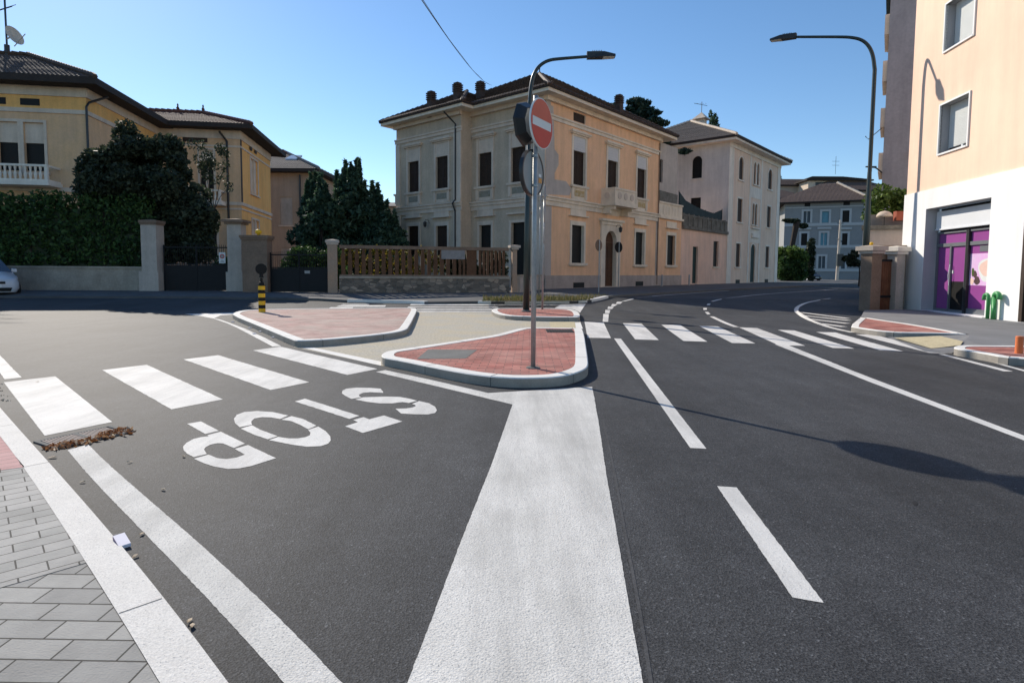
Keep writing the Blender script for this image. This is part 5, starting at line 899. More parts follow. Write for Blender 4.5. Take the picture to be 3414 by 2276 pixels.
for (X,Y,Z,rx,rz,lab) in ((-12.6,34.6,1.5,1.1,1.4,'dark shrub just right of the wide brown gate pier'),(-10.8,35.0,1.4,1.1,1.3,'dark shrub beside the left post of the slatted fence'),(-17.6,37,1.2,1.2,1.2,'dark shrub behind the gate between the pale pillars')):
    cl=[(X+rng.uniform(-1,1)*rx*.6,Y+rng.uniform(-.5,.5),Z+rng.uniform(-.7,.6)*rz,.5,.5,.5) for k in range(22)]
    tree('garden_shrub',lab,(X,Y),cl,5200,.12,'leaf_hedge',1.0,.08,cat='shrub',limbs=3)
# ================= slatted fence on rubble wall
a=Vector((-9.25,30.55)); b=Vector((-.02,32.95)); e=(b-a); LF=e.length; e.normalize(); f=frame((a.x,a.y),(e.x,e.y),-1)
if f.n[1]>0: f=frame((a.x,a.y),(e.x,e.y),1)
root=thing('rubble_wall','low rubble stone wall with coping beneath the brown slatted fence','wall',(a.x,a.y,0)); mb=MB(); mb.fbox(f,.2,LF-.15,0,.86,-.22,.12); mb.build('wall_body','rubble',root)
mb=MB(); mb.fbox(f,.2,LF-.15,.86,.98,-.28,.18); mb.build('coping','wall_low',root)
root=thing('slatted_fence','brown vertical slat fence standing on the rubble stone wall','fence',(a.x,a.y,.98)); mb=MB(); mb.fbox(f,.22,LF-.2,2.42,2.6,-.12,.08); mb.fbox(f,.22,LF-.2,.98,1.06,-.1,.05); mb.build('rail','pillar_brown',root)
s=.3; k=0
while s<LF-.35:
    wd=.21 if s<6.3 else .14; mb=MB(); zt=2.42
    if s<6.3:
        mb.fbox(f,s,s+wd,1.06,2.16,-.06,.02); mb.fbox(f,s+.035,s+wd-.035,2.16,zt,-.06,.02)
    else: mb.fbox(f,s,s+wd,1.06,zt,-.06,.02)
    if not (7.0<s<7.45): mb.build('slat','slat',root)
    s+=.345 if s<6.3 else .225; k+=1
mb=MB(); mb.fbox(f,6.95,7.5,1.06,2.42,-.06,.03); mb.build('wide_board','slat',root)
mb=MB(); mb.fbox(f,5.55,6.85,1.93,2.44,.03,.06); tag(mb.build('notice_board','board_grey'),'grey blank weathered board fixed to the slatted fence','board')
pillar(-9.4,30.6,.48,2.6,'pillar_tan','tan square post at the left end of the slatted fence',.1,0,'pillar_stone',cat='post',name='fence_pillar',ang=.25)
pillar(.1,33.0,.26,2.5,'pillar_tan','slender tan post at the right end of the slatted fence',.16,0,'pillar_stone',d=.3,cat='post',name='fence_pillar',ang=.25)
cl=[]
for k in range(46):
    s=.4+k*.155; p=f(s,rng.uniform(1.2,2.4),-1.0+rng.uniform(-.2,.2)); cl.append((*p,.3,.2,.3))
o=tree('garden_hedge','sunlit yellow green hedge glimpsed through the slatted fence',(f(3,0,-.8)[0],f(3,0,-.8)[1]),cl,5200,.09,'leaf_yellow_sunlit',1.4,.05,cat='hedge')
cl=[(*f(rng.uniform(5.8,9.3),rng.uniform(1.0,2.2),-.75),.35,.22,.35) for k in range(34)]
tree('garden_hedge','dark hedge behind the right half of the slatted fence',(f(7.6,0,-.8)[0],f(7.6,0,-.8)[1]),cl,5200,.10,'leaf_dark',1.4,.05,cat='hedge')
# low garden wall right of the fence, dark opening
root=thing('garden_wall','short dim garden wall between the slender post and the villa corner','wall',(1.2,36,0)); g_=frame((.25,33.2),(.26,.966),-1)
if g_.n[1]>0 and False: pass
mb=MB(); pp=[(.35,33.3),(2.0,38.9)]; e_=Vector(pp[1])-Vector(pp[0]); L_=e_.length; e_.normalize(); g_=frame(pp[0],(e_.x,e_.y),-1); mb.fbox(g_,0,L_,0,1.0,-.1,.1); mb.build('wall_body','pillar_stone',root)
mb=MB(); mb.fbox(g_,0,L_,1.0,1.08,-.14,.14); mb.build('coping','wall_low',root)
# conifers
CG='conifers between the tan house and the grey villa wall'
for i,(X,Y,H_,w,lab) in enumerate(((-14.9,45.5,8.6,1.9,'leftmost conifer with pale glinting flank beside the tan house'),(-13.45,47.5,10.1,1.5,'tallest conifer with slim pointed tips left of the centre'),(-12.35,46.8,10.2,1.3,'conifer with twin pointed tips right beside the tallest one'),(-11.2,47.0,8.5,1.5,'medium conifer with one thin spire right of the twin tips'),(-10.3,46.0,7.3,1.3,'shorter conifer with ragged top near the grey wall'),(-9.5,44.6,6.0,1.1,'lowest broad conifer touching the grey villa corner'),(-15.9,47.5,9.3,.9,'slim conifer tip against the roof of the tan house'))):
    cl=[]; n_=46
    for k in range(n_):
        t=k/n_; z=.8+(H_-2.3)*t; r_=w*1.45*(1-t**4)*.95+.15; a=rng.uniform(0,6.28); q_=rng.uniform(.3,.9); cl.append((X+math.cos(a)*r_*q_,Y+math.sin(a)*r_*q_,z,.8*(1-.45*t)+.1,.7*(1-.45*t)+.1,.75*(1-.35*t)))
    for s in range(7): dx,dy=rng.uniform(-.85,.85,2)*w*.7; h=H_-rng.uniform(0,1.5)*(s>0); cl.append((X+dx*(s>0),Y+dy*(s>0),h-.55,.13,.13,.55,.10)); cl.append((X+dx*(s>0),Y+dy*(s>0),h-1.3,.24,.24,.6,.16))
    tree('conifer',lab,(X,Y),cl,10000,.22,'leaf_conifer',H_*.8,.14,group=CG,limbs=3,elong=2.0)
# cedars behind the peach villa
for i,(X,Y,top,lab,ks) in enumerate(((14.0,66,20.2,'broad layered cedar crown rising over the peach villa roof',26),(11.3,67,20.0,'thin cedar top peeping over the roof left of the rear chimney',9))):
    cl=[]
    for k in range(ks*3):
        z=top-rng.uniform(0,6); sp=.9+(top-z)*.85; a=rng.uniform(0,6.28); rr_=rng.uniform(.1,1)*sp*(.9 if i==0 else .5); cl.append((X+math.cos(a)*rr_,Y+math.sin(a)*rr_,z,.75,.75,.28))
    tree('cedar',lab,(X,Y),cl,14000,.26,'leaf_cedar',top-2,.35,limbs=12,elong=1.8,group='cedars behind the peach villa')
cl=[(37+rng.uniform(-1,1)*(.4+1.0*(1-t)),110+rng.uniform(-1,1),22+9.0*t-.5,.9*(1.15-t)+.2,.9*(1.15-t)+.2,1.0) for t in np.linspace(0,1,34)]
tree('conifer','dark conifer crown rising behind the ivory villa roof',(37,110),cl,5000,.38,'leaf_conifer',27,.4,limbs=3)
# ================= signposts and lamps
def disc_sign(mb,c_,d_,r,th,n=40):   # axis = horizontal normal
    mb.lathe((c_[0]-d_[0]*th/2,c_[1]-d_[1]*th/2,c_[2]),[(r-.006,0),(r,.004),(r,th-.004),(r-.006,th)],n,axis=(d_[0],d_[1],0))
nx=(.869,-.494); px,py=.2649,7.16; dd=(.494,.869)
root=thing('road_sign','tall galvanised signpost with no entry disc and two signs seen from behind','road sign',(px,py,.1))
mb=MB(); mb.tube([(px,py,.1),(px+.005,py,3.40)],.031,16); mb.build('pole','galvanised',root,smooth=True); mb=MB(); mb.lathe((px,py,.106),[(.09,0),(.085,.012),(.05,.016)],14); mb.build('footing','cement_grey',root)
c1=(px+.07,py-.035,3.06)
mb=MB(); disc_sign(mb,c1,nx,.298,.022); pl=mb.build('no_entry_plate','sign_white',root)
def disc_face(mb,c_,n_,r,off,zr=None,seg=64,m=0):
    pts=[]; 
    for k in range(seg):
        a=2*math.pi*k/seg; u=math.cos(a)*r; z=math.sin(a)*r
        if zr: z=min(max(z,zr[0]),zr[1])
        pts.append((u,z))
    dv_=(-n_[1],n_[0]); mb.poly([(c_[0]+n_[0]*off+dv_[0]*u,c_[1]+n_[1]*off+dv_[1]*u,c_[2]+z) for u,z in pts],m)
for nm,zr,mt in (('red_upper',(.05,.29),'sign_red_pale'),('red_lower',(-.29,-.05),'sign_red')):
    mb=MB(); r=.284; pts=[]; 
    a0=math.asin(.05/r)
    angs=np.linspace(a0,math.pi-a0,40) if nm=='red_upper' else np.linspace(-math.pi+a0,-a0,40)
    dv_=(-nx[1],nx[0]); mb.poly([(c1[0]+nx[0]*.0125+dv_[0]*math.cos(t)*r,c1[1]+nx[1]*.0125+dv_[1]*math.cos(t)*r,c1[2]+math.sin(t)*r) for t in angs]); mb.build('red_half',mt,pl)
mb=MB(); r=.284; a0=.055
for s0,s1 in ((-.262,.262),): pass
mb=MB(); pts=[(-.302,-.054),(-.27,-.054),(-.27,.054),(-.302,.054)]
dv_=(-nx[1],nx[0])
for sg in (-1,1): mb.poly([(c1[0]+nx[0]*.0125+dv_[0]*sg*u,c1[1]+nx[1]*.0125+dv_[1]*sg*u,c1[2]+z) for u,z in ((.245,-.0498),(.2795,-.0498),(.284,0),(.2795,.0498),(.245,.0498))])
mb.build('red_bar_end','sign_red',pl)
# octagonal stop plate seen from behind
co=(px-.035,py+.03,3.085); no=(-.869,.494)
mb=MB(); mb.lathe((co[0],co[1],co[2]),[(.2,0),(.265,.09),(.27,.12),(.26,.125)],8,axis=(no[0],no[1],0)); op_=mb.build('octagon_plate','metal_black',root)
mb=MB(); mb.lathe((co[0]-no[0]*.004,co[1]-no[1]*.004,co[2]),[(.19,0),(.19,.003)],8,axis=(no[0],no[1],0)); mb.build('octagon_back','sign_back',op_)
mb=MB(); mb.tube([(px,py,2.88),(co[0],co[1],2.88)],.02,6); mb.tube([(px,py,3.25),(co[0],co[1],3.25)],.02,6); mb.build('bracket','galvanised',root)
cd=(px-.03,py+.03,2.49)
mb=MB(); disc_sign(mb,cd,no,.268,.025,44); lp=mb.build('round_plate','sign_back',root)
mb=MB(); 
for k in range(44):
    a0,a1=2*math.pi*k/44,2*math.pi*(k+1)/44; P=[]
    for a,r in ((a0,.262),(a1,.262),(a1,.28),(a0,.28)): P.append((cd[0]+dd[0]*math.cos(a)*r,cd[1]+dd[1]*math.cos(a)*r,cd[2]+math.sin(a)*r))
    b_=[(p[0]+no[0]*.03,p[1]+no[1]*.03,p[2]) for p in P]; F_=[(p[0]-no[0]*.02,p[1]-no[1]*.02,p[2]) for p in P]; mb.hexa(F_+b_)
mb.build('rim','metal_black',lp)
mb=MB(); o3=-.0155
def onback(u,z,w,h,m): mb.poly([(cd[0]+dd[0]*uu+no[0]*o3,cd[1]+dd[1]*uu+no[1]*o3,cd[2]+zz) for uu,zz in ((u,z),(u+w,z),(u+w,z+h),(u,z+h))],m)
onback(.14,-.10,.09,.06,0); onback(.14,-.025,.07,.035,1); mb.build('sticker',['sticker','sign_white'],lp)
mb=MB(); 
for z in (2.32,2.67,2.88,3.25): mb.lathe((px,py,z),[(.042,0),(.042,.03)],12)
mb.build('clamp','galvanised',root)
# central black street lamp
def lamp(bx,by,path,head,label,r0=.1,cut=4.2):
    root=thing('street_lamp',label,'street lamp',(bx,by,0),'black curved street lamps'); mb=MB(); bend=[Vector(p) for p in path[4:]]
    for _ in range(2):
        q_=[bend[0]]
        for a_,b_ in zip(bend,bend[1:]): q_+=[a_.lerp(b_,.25),a_.lerp(b_,.75)]
        bend=q_+[bend[-1]]
    path=list(path[:4])+[tuple(p) for p in bend]; n=len(path); rs=[r0 if p[2]<cut else r0*(.62-.2*max(0,(i-4)/(n-5))) for i,p in enumerate(path)]; mb.tube(path,rs,12); mb.build('pole','metal_green_black',root,smooth=True)
    mb=MB(); mb.lathe((bx,by,.11),[(r0*1.5,0),(r0*1.45,.03),(r0*1.05,.05)],14); mb.build('base_collar','cement_grey',root)
    e=Vector(path[-1])-Vector(path[-2]); e.z*=.4; e.normalize(); sd=Vector((-e.y,e.x,0)).normalized(); up=e.cross(sd).normalized()
    if up.z<0: up=-up
    o=Vector(path[-1]); mb=MB(); P=lambda a,b,c_:tuple(o+e*a+sd*b+up*c_)
    L_,W0,W1=head
    mb.hexa([P(-.1,-W0*.5,-.07),P(L_*.55,-W0,-.05),P(L_*.55,W0,-.05),P(-.1,W0*.5,-.07),P(-.1,-W0*.5,.12),P(L_*.55,-W0*.9,.09),P(L_*.55,W0*.9,.09),P(-.1,W0*.5,.12)])
    mb.hexa([P(L_*.55,-W0,-.05),P(L_,-W1,-.045),P(L_,W1,-.045),P(L_*.55,W0,-.05),P(L_*.55,-W0*.9,.09),P(L_,-W1*.9,.02),P(L_,W1*.9,.02),P(L_*.55,W0*.9,.09)])
    for k in range(6): a=L_*(.08+.07*k); mb.hexa([P(a,-W0*.6,.09),P(a+.015,-W0*.6,.09),P(a+.015,W0*.6,.09),P(a,W0*.6,.09),P(a,-W0*.6,.14),P(a+.015,-W0*.6,.14),P(a+.015,W0*.6,.14),P(a,W0*.6,.14)])
    hd=mb.build('lamp_head','metal_black',root); mb=MB(); mb.hexa([P(L_*.5,-W0*.75,-.062),P(L_*.96,-W1*.8,-.06),P(L_*.96,W1*.8,-.06),P(L_*.5,W0*.75,-.062),P(L_*.5,-W0*.75,-.048),P(L_*.96,-W1*.8,-.044),P(L_*.96,W1*.8,-.044),P(L_*.5,W0*.75,-.048)]); mb.build('lamp_glass','lamp_glass',hd); return root
bx,by=.417,17.2
path=[(bx,by,0),(bx+.02,by,2.3),(bx+.03,by,4.2),(bx+.035,by,4.25),(bx+.05,by,6.13),(bx+.09,by,6.68),(bx+.18,by,7.0),(bx+.35,by,7.22),(bx+.59,by,7.35),(bx+.91,by,7.39),(bx+1.78,by,7.46)]
lamp(bx,by,path,(.71,.15,.11),'black street lamp arching right from the small red island in the centre',.096,4.22)
bx,by=12.42,20.6; hx,hy=10.35,22.25; dx,dy=hx-bx,hy-by; ln=math.hypot(dx,dy); dx/=ln; dy/=ln
path=[(bx,by,0),(bx,by,3),(bx,by,4.8),(bx+.005,by,4.85),(bx+.01,by,8.3)]+[(bx+dx*a,by+dy*a,z) for a,z in ((.06,8.8),(.2,9.15),(.42,9.4),(.75,9.56),(1.2,9.68),(ln,10.02))]
lamp(bx,by,path,(.8,.17,.12),'tall black street lamp arching left in front of the pink tower block',.105)
# striped post with round sign
x,y=-7.0,16.3; root=thing('striped_bollard','yellow and black striped post with small round sign on the dusty pink island','bollard',(x,y,.1)); mb=MB()
segs=[(.10,.26,1),(.26,.38,0),(.38,.5,1),(.5,.62,0),(.62,.74,1),(.74,.86,0),(.86,.98,1),(.98,1.03,0)]; z0=.1
for a,b,m_ in segs: pass
zz=.1; hh=[.11,.10,.11,.10,.11,.10,.11,.04]; 
for k,h in enumerate(hh): mb.lathe((x,y,zz),[(.092,0),(.092,h)],20,m=(0 if k%2==0 else 1)); zz+=h
mb.build('striped_tube',['yellow','black_plastic'],root)
mb=MB(); mb.lathe((x,y,zz),[(.07,0),(.06,.06),(.035,.08),(.035,.18)],12); mb.build('collar','black_plastic',root)
nn=Vector((.9,-.436)); nn.normalize(); mb=MB(); disc_sign(mb,(x,y,1.31),(-.35,.94),.15,.05,30); mb.lathe((x,y,1.0+.07),[(.06,0),(.045,.12)],10); mb.build('round_plate','black_plastic',root)
# edge-on signposts behind
GP='slim galvanised signposts with signs seen edge on'
for (x,y,top,sgs,lab) in ((.955,18.35,3.65,((3.7,.28),(3.1,.28),(2.42,.26)),'slim galvanised signpost with edge on signs standing on the small red island'),(1.25,27.2,4.6,((4.5,.32),(3.9,.3)),'slim signpost on the grass verge behind the small island')):
    root=thing('sign_post',lab,'signpost',(x,y,.1),GP); mb=MB(); mb.tube([(x,y,.09),(x+.04,y,top+.3)],.033,10); mb.build('pole','galvanised',root,smooth=True)
    for z,r in sgs: mb=MB(); disc_sign(mb,(x+.03,y+.0,z),(.995,-.1),r,.03,28); mb.build('sign_plate','sign_back',root)
for (x,y,z,r,nrm,lab,mtf) in ((5.06,34.1,2.83,.33,(-.72,.69),'round sign from behind on a thin post left of the arched door','pillar_brown'),(8.28,45.5,3.2,.42,(-.6,.8),'dark round sign on a thin post right of the arched door','black_plastic')):
    root=thing('round_sign',lab,'road sign',(x,y,.1)); mb=MB(); mb.tube([(x,y,.09),(x,y,z+r)],.035,8); mb.build('pole','galvanised',root); mb=MB(); disc_sign(mb,(x+nrm[0]*.05,y+nrm[1]*.05,z),nrm,r,.03,30); mb.build('round_plate',mtf,root)
# small bollards along the villa pavement
for s,lab in ((14.2,'grey stub bollard on the pavement left of the wing window'),(19.6,'grey stub bollard below the wing window')):
    x,y,_=P2(s,0,1.6); mb=MB(); mb.lathe((x,y,.09),[(.07,0),(.07,.95),(.05,1.0)],10); tag(mb.build('pavement_bollard','galvanised'),lab,'bollard',group='stub bollards along the villa')
# overhead cable
mb=MB(); A_=Vector((-3.2,14.0,12.2)); 
A_=Vector((-2.15,11.0,6.9)); B_=Vector((-1.84,50.0,16.8)); A0=A_+(A_-B_)*.0; pts=[]
for k in range(25): t=k/24; p=A_.lerp(B_,t); p.z-=.9*4*t*(1-t)*.5; pts.append(p)
mb.tube([tuple(p) for p in pts],.012,5); mb.tube([tuple(p+Vector((.02,0,.015*math.sin(i)))) for i,p in enumerate(pts)],.008,4)
A1=A_+Vector((-1.4,-9,1.6)); mb.tube([tuple(A_),tuple(A_.lerp(A1,.5)),tuple(A1)],.012,5)
tag(mb.build('overhead_cable','metal_black'),'thin twisted cable crossing the sky down to the villa roof','cable')
# ================= right building
r=D['r']; er=D['er']; FR=frame(r,er,1)
if FR.n[0]>0: FR=frame(r,er,-1)
FRS=frame(FR(0,0,.04)[:2],er,1)
root=thing('apartment_building','sunlit pink apartment building with white stone base and purple shop at right','building',(r[0],r[1],0))
shop=(-4.36,-1.33,.12,3.37)
mb=MB(); wall(mb,FRS,-9,.0,0,3.98,[shop,(-8.4,-5.6,.12,3.3)],.4,0,1); mb.poly([FRS(0,0),FR(0,0,-8),FR(0,3.98,-8),FRS(0,3.98)]); mb.poly([FRS(-9,3.98),FRS(0,3.98),FRS(0,3.98,-.05),FRS(-9,3.98,-.05)]); mb.build('stone_base',['stone_white','window_reveal'],root)
rw=[(-3.15,-1.79,8.1,9.5),(-3.15,-1.78,5.01,6.48),(-3.15,-1.79,11.1,12.5),(-7.3,-5.9,5.01,6.48),(-7.3,-5.9,8.1,9.5)]
mb=MB(); wall(mb,FR,-9,-.06,3.98,16,rw,.32,0,1); mb.poly([FR(-.06,3.98),FR(-.06,3.98,-8),FR(-.06,16,-8),FR(-.06,16)]); mb.poly([FR(-9,16),FR(0,16),FR(0,16,-8),FR(-9,16,-8)]); mb.build('wall',['pink_bright','window_reveal'],root)
for i,(a,b,z0,z1) in enumerate(rw):
    mb=MB(); g=.05
    mb.fbox(FR,a-g,a,z0-g,z1+g,-.05,.04); mb.fbox(FR,b,b+g,z0-g,z1+g,-.05,.04); mb.fbox(FR,a,b,z1,z1+g,-.05,.038); mb.fbox(FR,a,b,z0-g,z0,-.3,.05); wn=mb.build('window','stone_white',root)
    low=.16 if i in (1,3) else 0; mb=MB(); z=z0+low+.01
    while z<z1-.02: mb.hexa([FR(a+.02,z,-.27),FR(b-.02,z,-.27),FR(b-.02,z,-.255),FR(a+.02,z,-.255),FR(a+.02,z+.042,-.262),FR(b-.02,z+.042,-.262),FR(b-.02,z+.042,-.245),FR(a+.02,z+.042,-.245)]); z+=.05
    mb.fbox(FR,a,b,z0+low,z1,-.3,-.272); mb.build('roller_shutter','sign_white',wn)
    if low:
        mb=MB(); mb.fbox(FR,a,b,z0,z0+.05,-.29,-.25); mb.fbox(FR,(a+b)/2-.04,(a+b)/2+.04,z0+.05,z0+low,-.29,-.25); mb.build('window_frame','white_metal',wn); mb=MB(); mb.fbox(FR,a,b,z0+.05,z0+low,-.305,-.295); mb.build('pane','dark_void',wn)
# shop front
IN=-.34; I=lambda mb,a,b,z0,z1,d0,d1,m=0: mb.fbox(FR,a,b,z0,z1,d0,d1,m)
mb=MB(); I(mb,-4.36,-1.33,.12,3.37,-.5,-.42); sf=mb.build('shop_front','dark_void',root)
mb=MB(); I(mb,-4.36,-1.36,2.72,3.27,-.4,-.27); I(mb,-4.36,-1.36,2.68,2.72,-.4,-.24); mb.build('shutter_box','white_metal',sf)
mb=MB()
for a,b,z0,z1 in ((-2.83,-2.77,.12,2.6),(-2.1,-2.03,.14,2.2),(-1.4,-1.33,.14,2.6),(-4.3,-1.4,2.56,2.62),(-2.77,-1.4,2.15,2.26),(-4.3,-2.95,2.15,2.26),(-2.77,-1.4,.12,.22),(-4.3,-2.95,.12,.3)): I(mb,a,b,z0,z1,-.42,-.33)
mb.build('door_frame','alu',sf)
mb=MB(); I(mb,-2.95,-2.83,.12,2.62,-.42,-.3); mb.build('pillar','metal_black',sf)
mb=MB()
for a,b,z0,z1 in ((-2.03,-1.4,.22,2.15),(-2.77,-2.1,1.08,2.15),(-2.77,-1.4,2.26,2.56),(-4.3,-2.95,2.26,2.56),(-4.3,-2.95,.3,.98),(-4.3,-2.95,1.9,2.15)): I(mb,a,b,z0,z1,-.41,-.38)
mb.build('purple_panel','purple',sf)
mb=MB(); I(mb,-2.77,-2.1,.22,1.08,-.41,-.38); mb.build('black_panel','dark_void',sf)
mb=MB(); I(mb,-4.3,-2.95,.98,1.9,-.41,-.375); ps=mb.build('poster','poster_pink',sf)
def blob(cx_,cz,rx,rz,mt,nm,off=-.373,n=22,seed=0):
    m_=MB(); rg=np.random.default_rng(seed); m_.poly([FR(cx_+rx*math.cos(t)*(1+.12*math.sin(3*t+seed)),cz+rz*math.sin(t)*(1+.12*math.cos(2*t+seed)),off) for t in np.linspace(0,2*math.pi,n,endpoint=False)]); m_.build(nm,mt,ps)
blob(-3.75,1.42,.42,.38,'sign_white','white_swirl',-.3745); blob(-3.7,1.48,.3,.24,'poster_skin','pale_shape',-.373,seed=1); blob(-3.9,1.62,.22,.1,'poster_skin','pale_shape',-.3725,seed=2); blob(-3.3,1.12,.13,.11,'poster_dark','dark_shape',-.372,seed=3); blob(-3.2,1.3,.08,.1,'poster_dark','dark_shape',-.3715,seed=4); blob(-3.08,1.1,.08,.1,'poster_skin','pale_shape',-.371,seed=5); blob(-3.1,1.36,.05,.14,'leaf_bright','green_shape',-.3705,seed=6); blob(-4.05,1.75,.1,.05,'poster_dark','dark_shape',-.37,seed=7)
mb=MB(); I(mb,-4.25,-3.35,1.95,2.12,-.375,-.37); mb.build('dark_notice','alu',sf)
mb=MB(); 
for s in (-2.12,): mb.tube([FR(s,.95,-.31),FR(s,1.25,-.27),FR(s,1.6,-.31)],.012,6)
mb.build('door_handle','white_metal',sf)
mb=MB(); I(mb,-2.18,-2.12,1.32,1.42,-.375,-.372); mb.build('notice','sign_white',sf)
mb=MB(); I(mb,-4.4,-1.3,.09,.14,-.42,.12); mb.build('threshold','stone_white',sf)
mb=MB(); I(mb,-8.4,-5.6,.12,3.3,-.36,-.3); nd=mb.build('next_door','dark_void',root); mb=MB(); I(mb,-5.72,-5.6,.12,3.3,-.3,.04); mb.build('frame','shutter_brown',nd)
# green twin vent pipes
x,y=FR(-4.75,0,.2)[:2]
for k,(s,h,lab) in enumerate(((-4.68,.80,'left green gooseneck pipe against the white shop wall'),(-4.90,.84,'thicker right green gooseneck pipe against the white shop wall'))):
    x,y,_=FR(s,0,.16); r_=.045 if k==0 else .06; sg=1 if k==0 else -1; ex=(er[0]*sg,er[1]*sg); mb=MB(); pth=[(x,y,.105),(x,y,h-.12)]
    for t in np.linspace(0,math.pi*.98,9): R_=.09; pth.append((x+ex[0]*R_*(1-math.cos(t)),y+ex[1]*R_*(1-math.cos(t)),h-.12+R_*math.sin(t)))
    pth.append((pth[-1][0],pth[-1][1],h-.19)); mb.tube(pth,[r_]*(len(pth)-1)+[r_*1.15],14); tag(mb.build('vent_pipe','green_pipe',smooth=True),lab,'pipe',group='green gooseneck pipes')
# ================= garden gate right
gp=[(11.80,19.25,.42,'square stone gate pier left of the wooden gate, behind the tall lamp'),(12.88,19.65,.36,'pale capped gate pier between the wooden gate and the shop wall')]
for k,(x,y,w_,lab) in enumerate(gp): pillar(x,y,w_,1.95,'pillar_stone' if k else 'pillar_brown',lab,.12,0,'trim_ivory' if k else 'pillar_stone',ang=.3)  # left pier's brown shaft: the shadow on it is put into the colour
mb=MB(); mb.lathe((11.75,19.2,2.22),[(.03,0),(.055,.03),(.055,.08),(.02,.11)],10); tag(mb.build('globe_lamp','yellow',smooth=True),'tiny yellow lamp on the stone gate pier right of the tall lamp','lamp')
root=thing('wooden_gate','brown boarded wooden gate between the two stone piers by the shop','gate',(12.3,20.1,0)); a=Vector((12.02,19.4)); b=Vector((12.7,19.62)); e=b-a; L_=e.length; e.normalize(); f=frame((a.x,a.y),(e.x,e.y),-1); mb=MB()
for k in range(7): mb.fbox(f,k*L_/7+.006,(k+1)*L_/7-.006,.1,1.7,-.02,.02)
mb.build('boards','wood_gate',root); mb=MB(); mb.fbox(f,0,L_,1.7,1.78,-.04,.04); mb.fbox(f,0,L_,.5,.58,.02,.04); mb.build('rail','iron',root)
mb=MB(); mb.box(13.5,14.6,21.6,22.0,0,2.35); tag(mb.build('orange_wall','pillar_tan'),'small orange plastered wall seen over the wooden gate','wall')
# terrace block behind gate
root=thing('terrace_building','low grey building with leafy roof terrace behind the garden gate','building',(18,29,0)); mb=MB()
mb.hexa([(17.3,29,0),(27,27.5,0),(30,38,0),(23.5,38,0),(17.3,29,3.45),(27,27.5,3.5),(30,38,3.5),(23.5,38,3.45)]); mb.build('wall','terrace_wall',root)
mb=MB(); mb.hexa([(17.1,28.8,3.453),(27.1,27.3,3.503),(30.1,38,3.503),(23.3,38,3.453),(17.1,28.8,3.65),(27.1,27.3,3.7),(30.1,38,3.7),(23.3,38,3.65)]); mb.build('coping','moss',root)
mb=MB(); mb.hexa([(17.9,29.6,3.653),(26.5,28.4,3.7),(26.5,28.7,3.7),(17.9,29.9,3.653),(17.9,29.6,4.25),(26.5,28.4,4.3),(26.5,28.7,4.3),(17.9,29.9,4.25)]); mb.build('parapet','sidewalk_grey',root)
mb=MB(); mb.box(18.75,19.5,28.75,29.0,3.9,4.35); tag(mb.build('planter','brick_planter'),'red brick coloured planter on the roof terrace parapet','planter')
cl=[(rng.uniform(18.7,24.5),31+rng.uniform(-.5,.6),rng.uniform(4.1,5.6),.5,.4,.42) for k in range(46)]
tree('terrace_bush','leafy climbing bush filling the roof terrace beside the pink building',(21,31),cl,9000,.13,'leaf_bright',4.6,.08,cat='bush',limbs=4)
root=thing('pale_dome','small pale dome on a short pole on the roof terrace','pale_dome',(18.4,29.0,3.65)); mb=MB(); mb.lathe((18.35,29.05,4.1),[(.36,0),(.34,.08),(.28,.18),(.18,.25),(.02,.29)],16); mb.build('dome_shell','trim_grey',root,smooth=True); mb=MB(); mb.tube([(18.35,29.05,3.65),(18.35,29.05,4.35)],.02,6); mb.build('pole','metal_black',root)  # pale dome shape on a short pole
# ================= tower
root=thing('tower_block','tall plain grey apartment tower wall behind the pink building','building',(26,42,0)); TX=lambda z:26.1
e=(.84,-.543); f=frame((26.35,42.2),e,-1)
if f.n[1]>0: f=frame((26.35,42.2),e,1)
mb=MB(); mb.fbox(f,0,12,0,27,-14,0); mb.build('wall','tower_grey',root)
g_=frame((26.35,42.2),(-f.n[0],-f.n[1]),-1)
if g_.n[0]>0: g_=frame((26.35,42.2),(-f.n[0],-f.n[1]),1)
for z0,z1 in ((8.7,10.1),(11.95,13.3),(15.2,16.65),(18.5,19.9)):
    mb=MB(); mb.fbox(g_,1.2,5.2,z0,z0+.2,0,.3); mb.fbox(g_,1.2,5.2,z0+.2,z1,.24,.3); mb.fbox(g_,1.2,1.3,z0+.2,z1,0,.24); mb.build('balcony','trim_grey',root)
mb=MB(); mb.fbox(g_,.8,13,20.9,21.6,0,.3); mb.build('awning','netting',root)
mb=MB(); mb.fbox(f,1.6,2.05,9.5-.1,9.9,.0,.3); mb.build('wall_box','trim_ivory',root)
mb=MB(); mb.tube([g_(1.4,11.9,.2),g_(1.4,11.2,1.0),g_(1.4,11.45,1.2)],.03,4); mb.tube([g_(1.4,11.2,1.0),g_(1.4,11.3,.8)],.025,4); mb.build('drying_rack','metal_black',root)
mb=MB(); mb.tube([(21.5,42,13.0-.9),(22.4,42,12.4),(22.4,42,12.3)],.05,5) if False else None
# distant second street lamp arm
root=thing('wall_lamp','thin lamp arm fixed to the grey tower wall right of the tall lamp pole','lamp',(26.1,42,8.6)); mb=MB(); mb.tube([(26.4,42.3,8.5),(26.0,42.0,8.62),(25.5,41.6,8.72)],.05,6); mb.build('arm','metal_green_black',root); mb=MB(); mb.hexa([(25.5,41.5,8.7),(25.55,41.7,8.7),(24.7,41.5,8.72),(24.65,41.3,8.72),(25.5,41.5,8.82),(25.55,41.7,8.82),(24.7,41.5,8.78),(24.65,41.3,8.78)]); mb.build('lamp_head','metal_black',root)
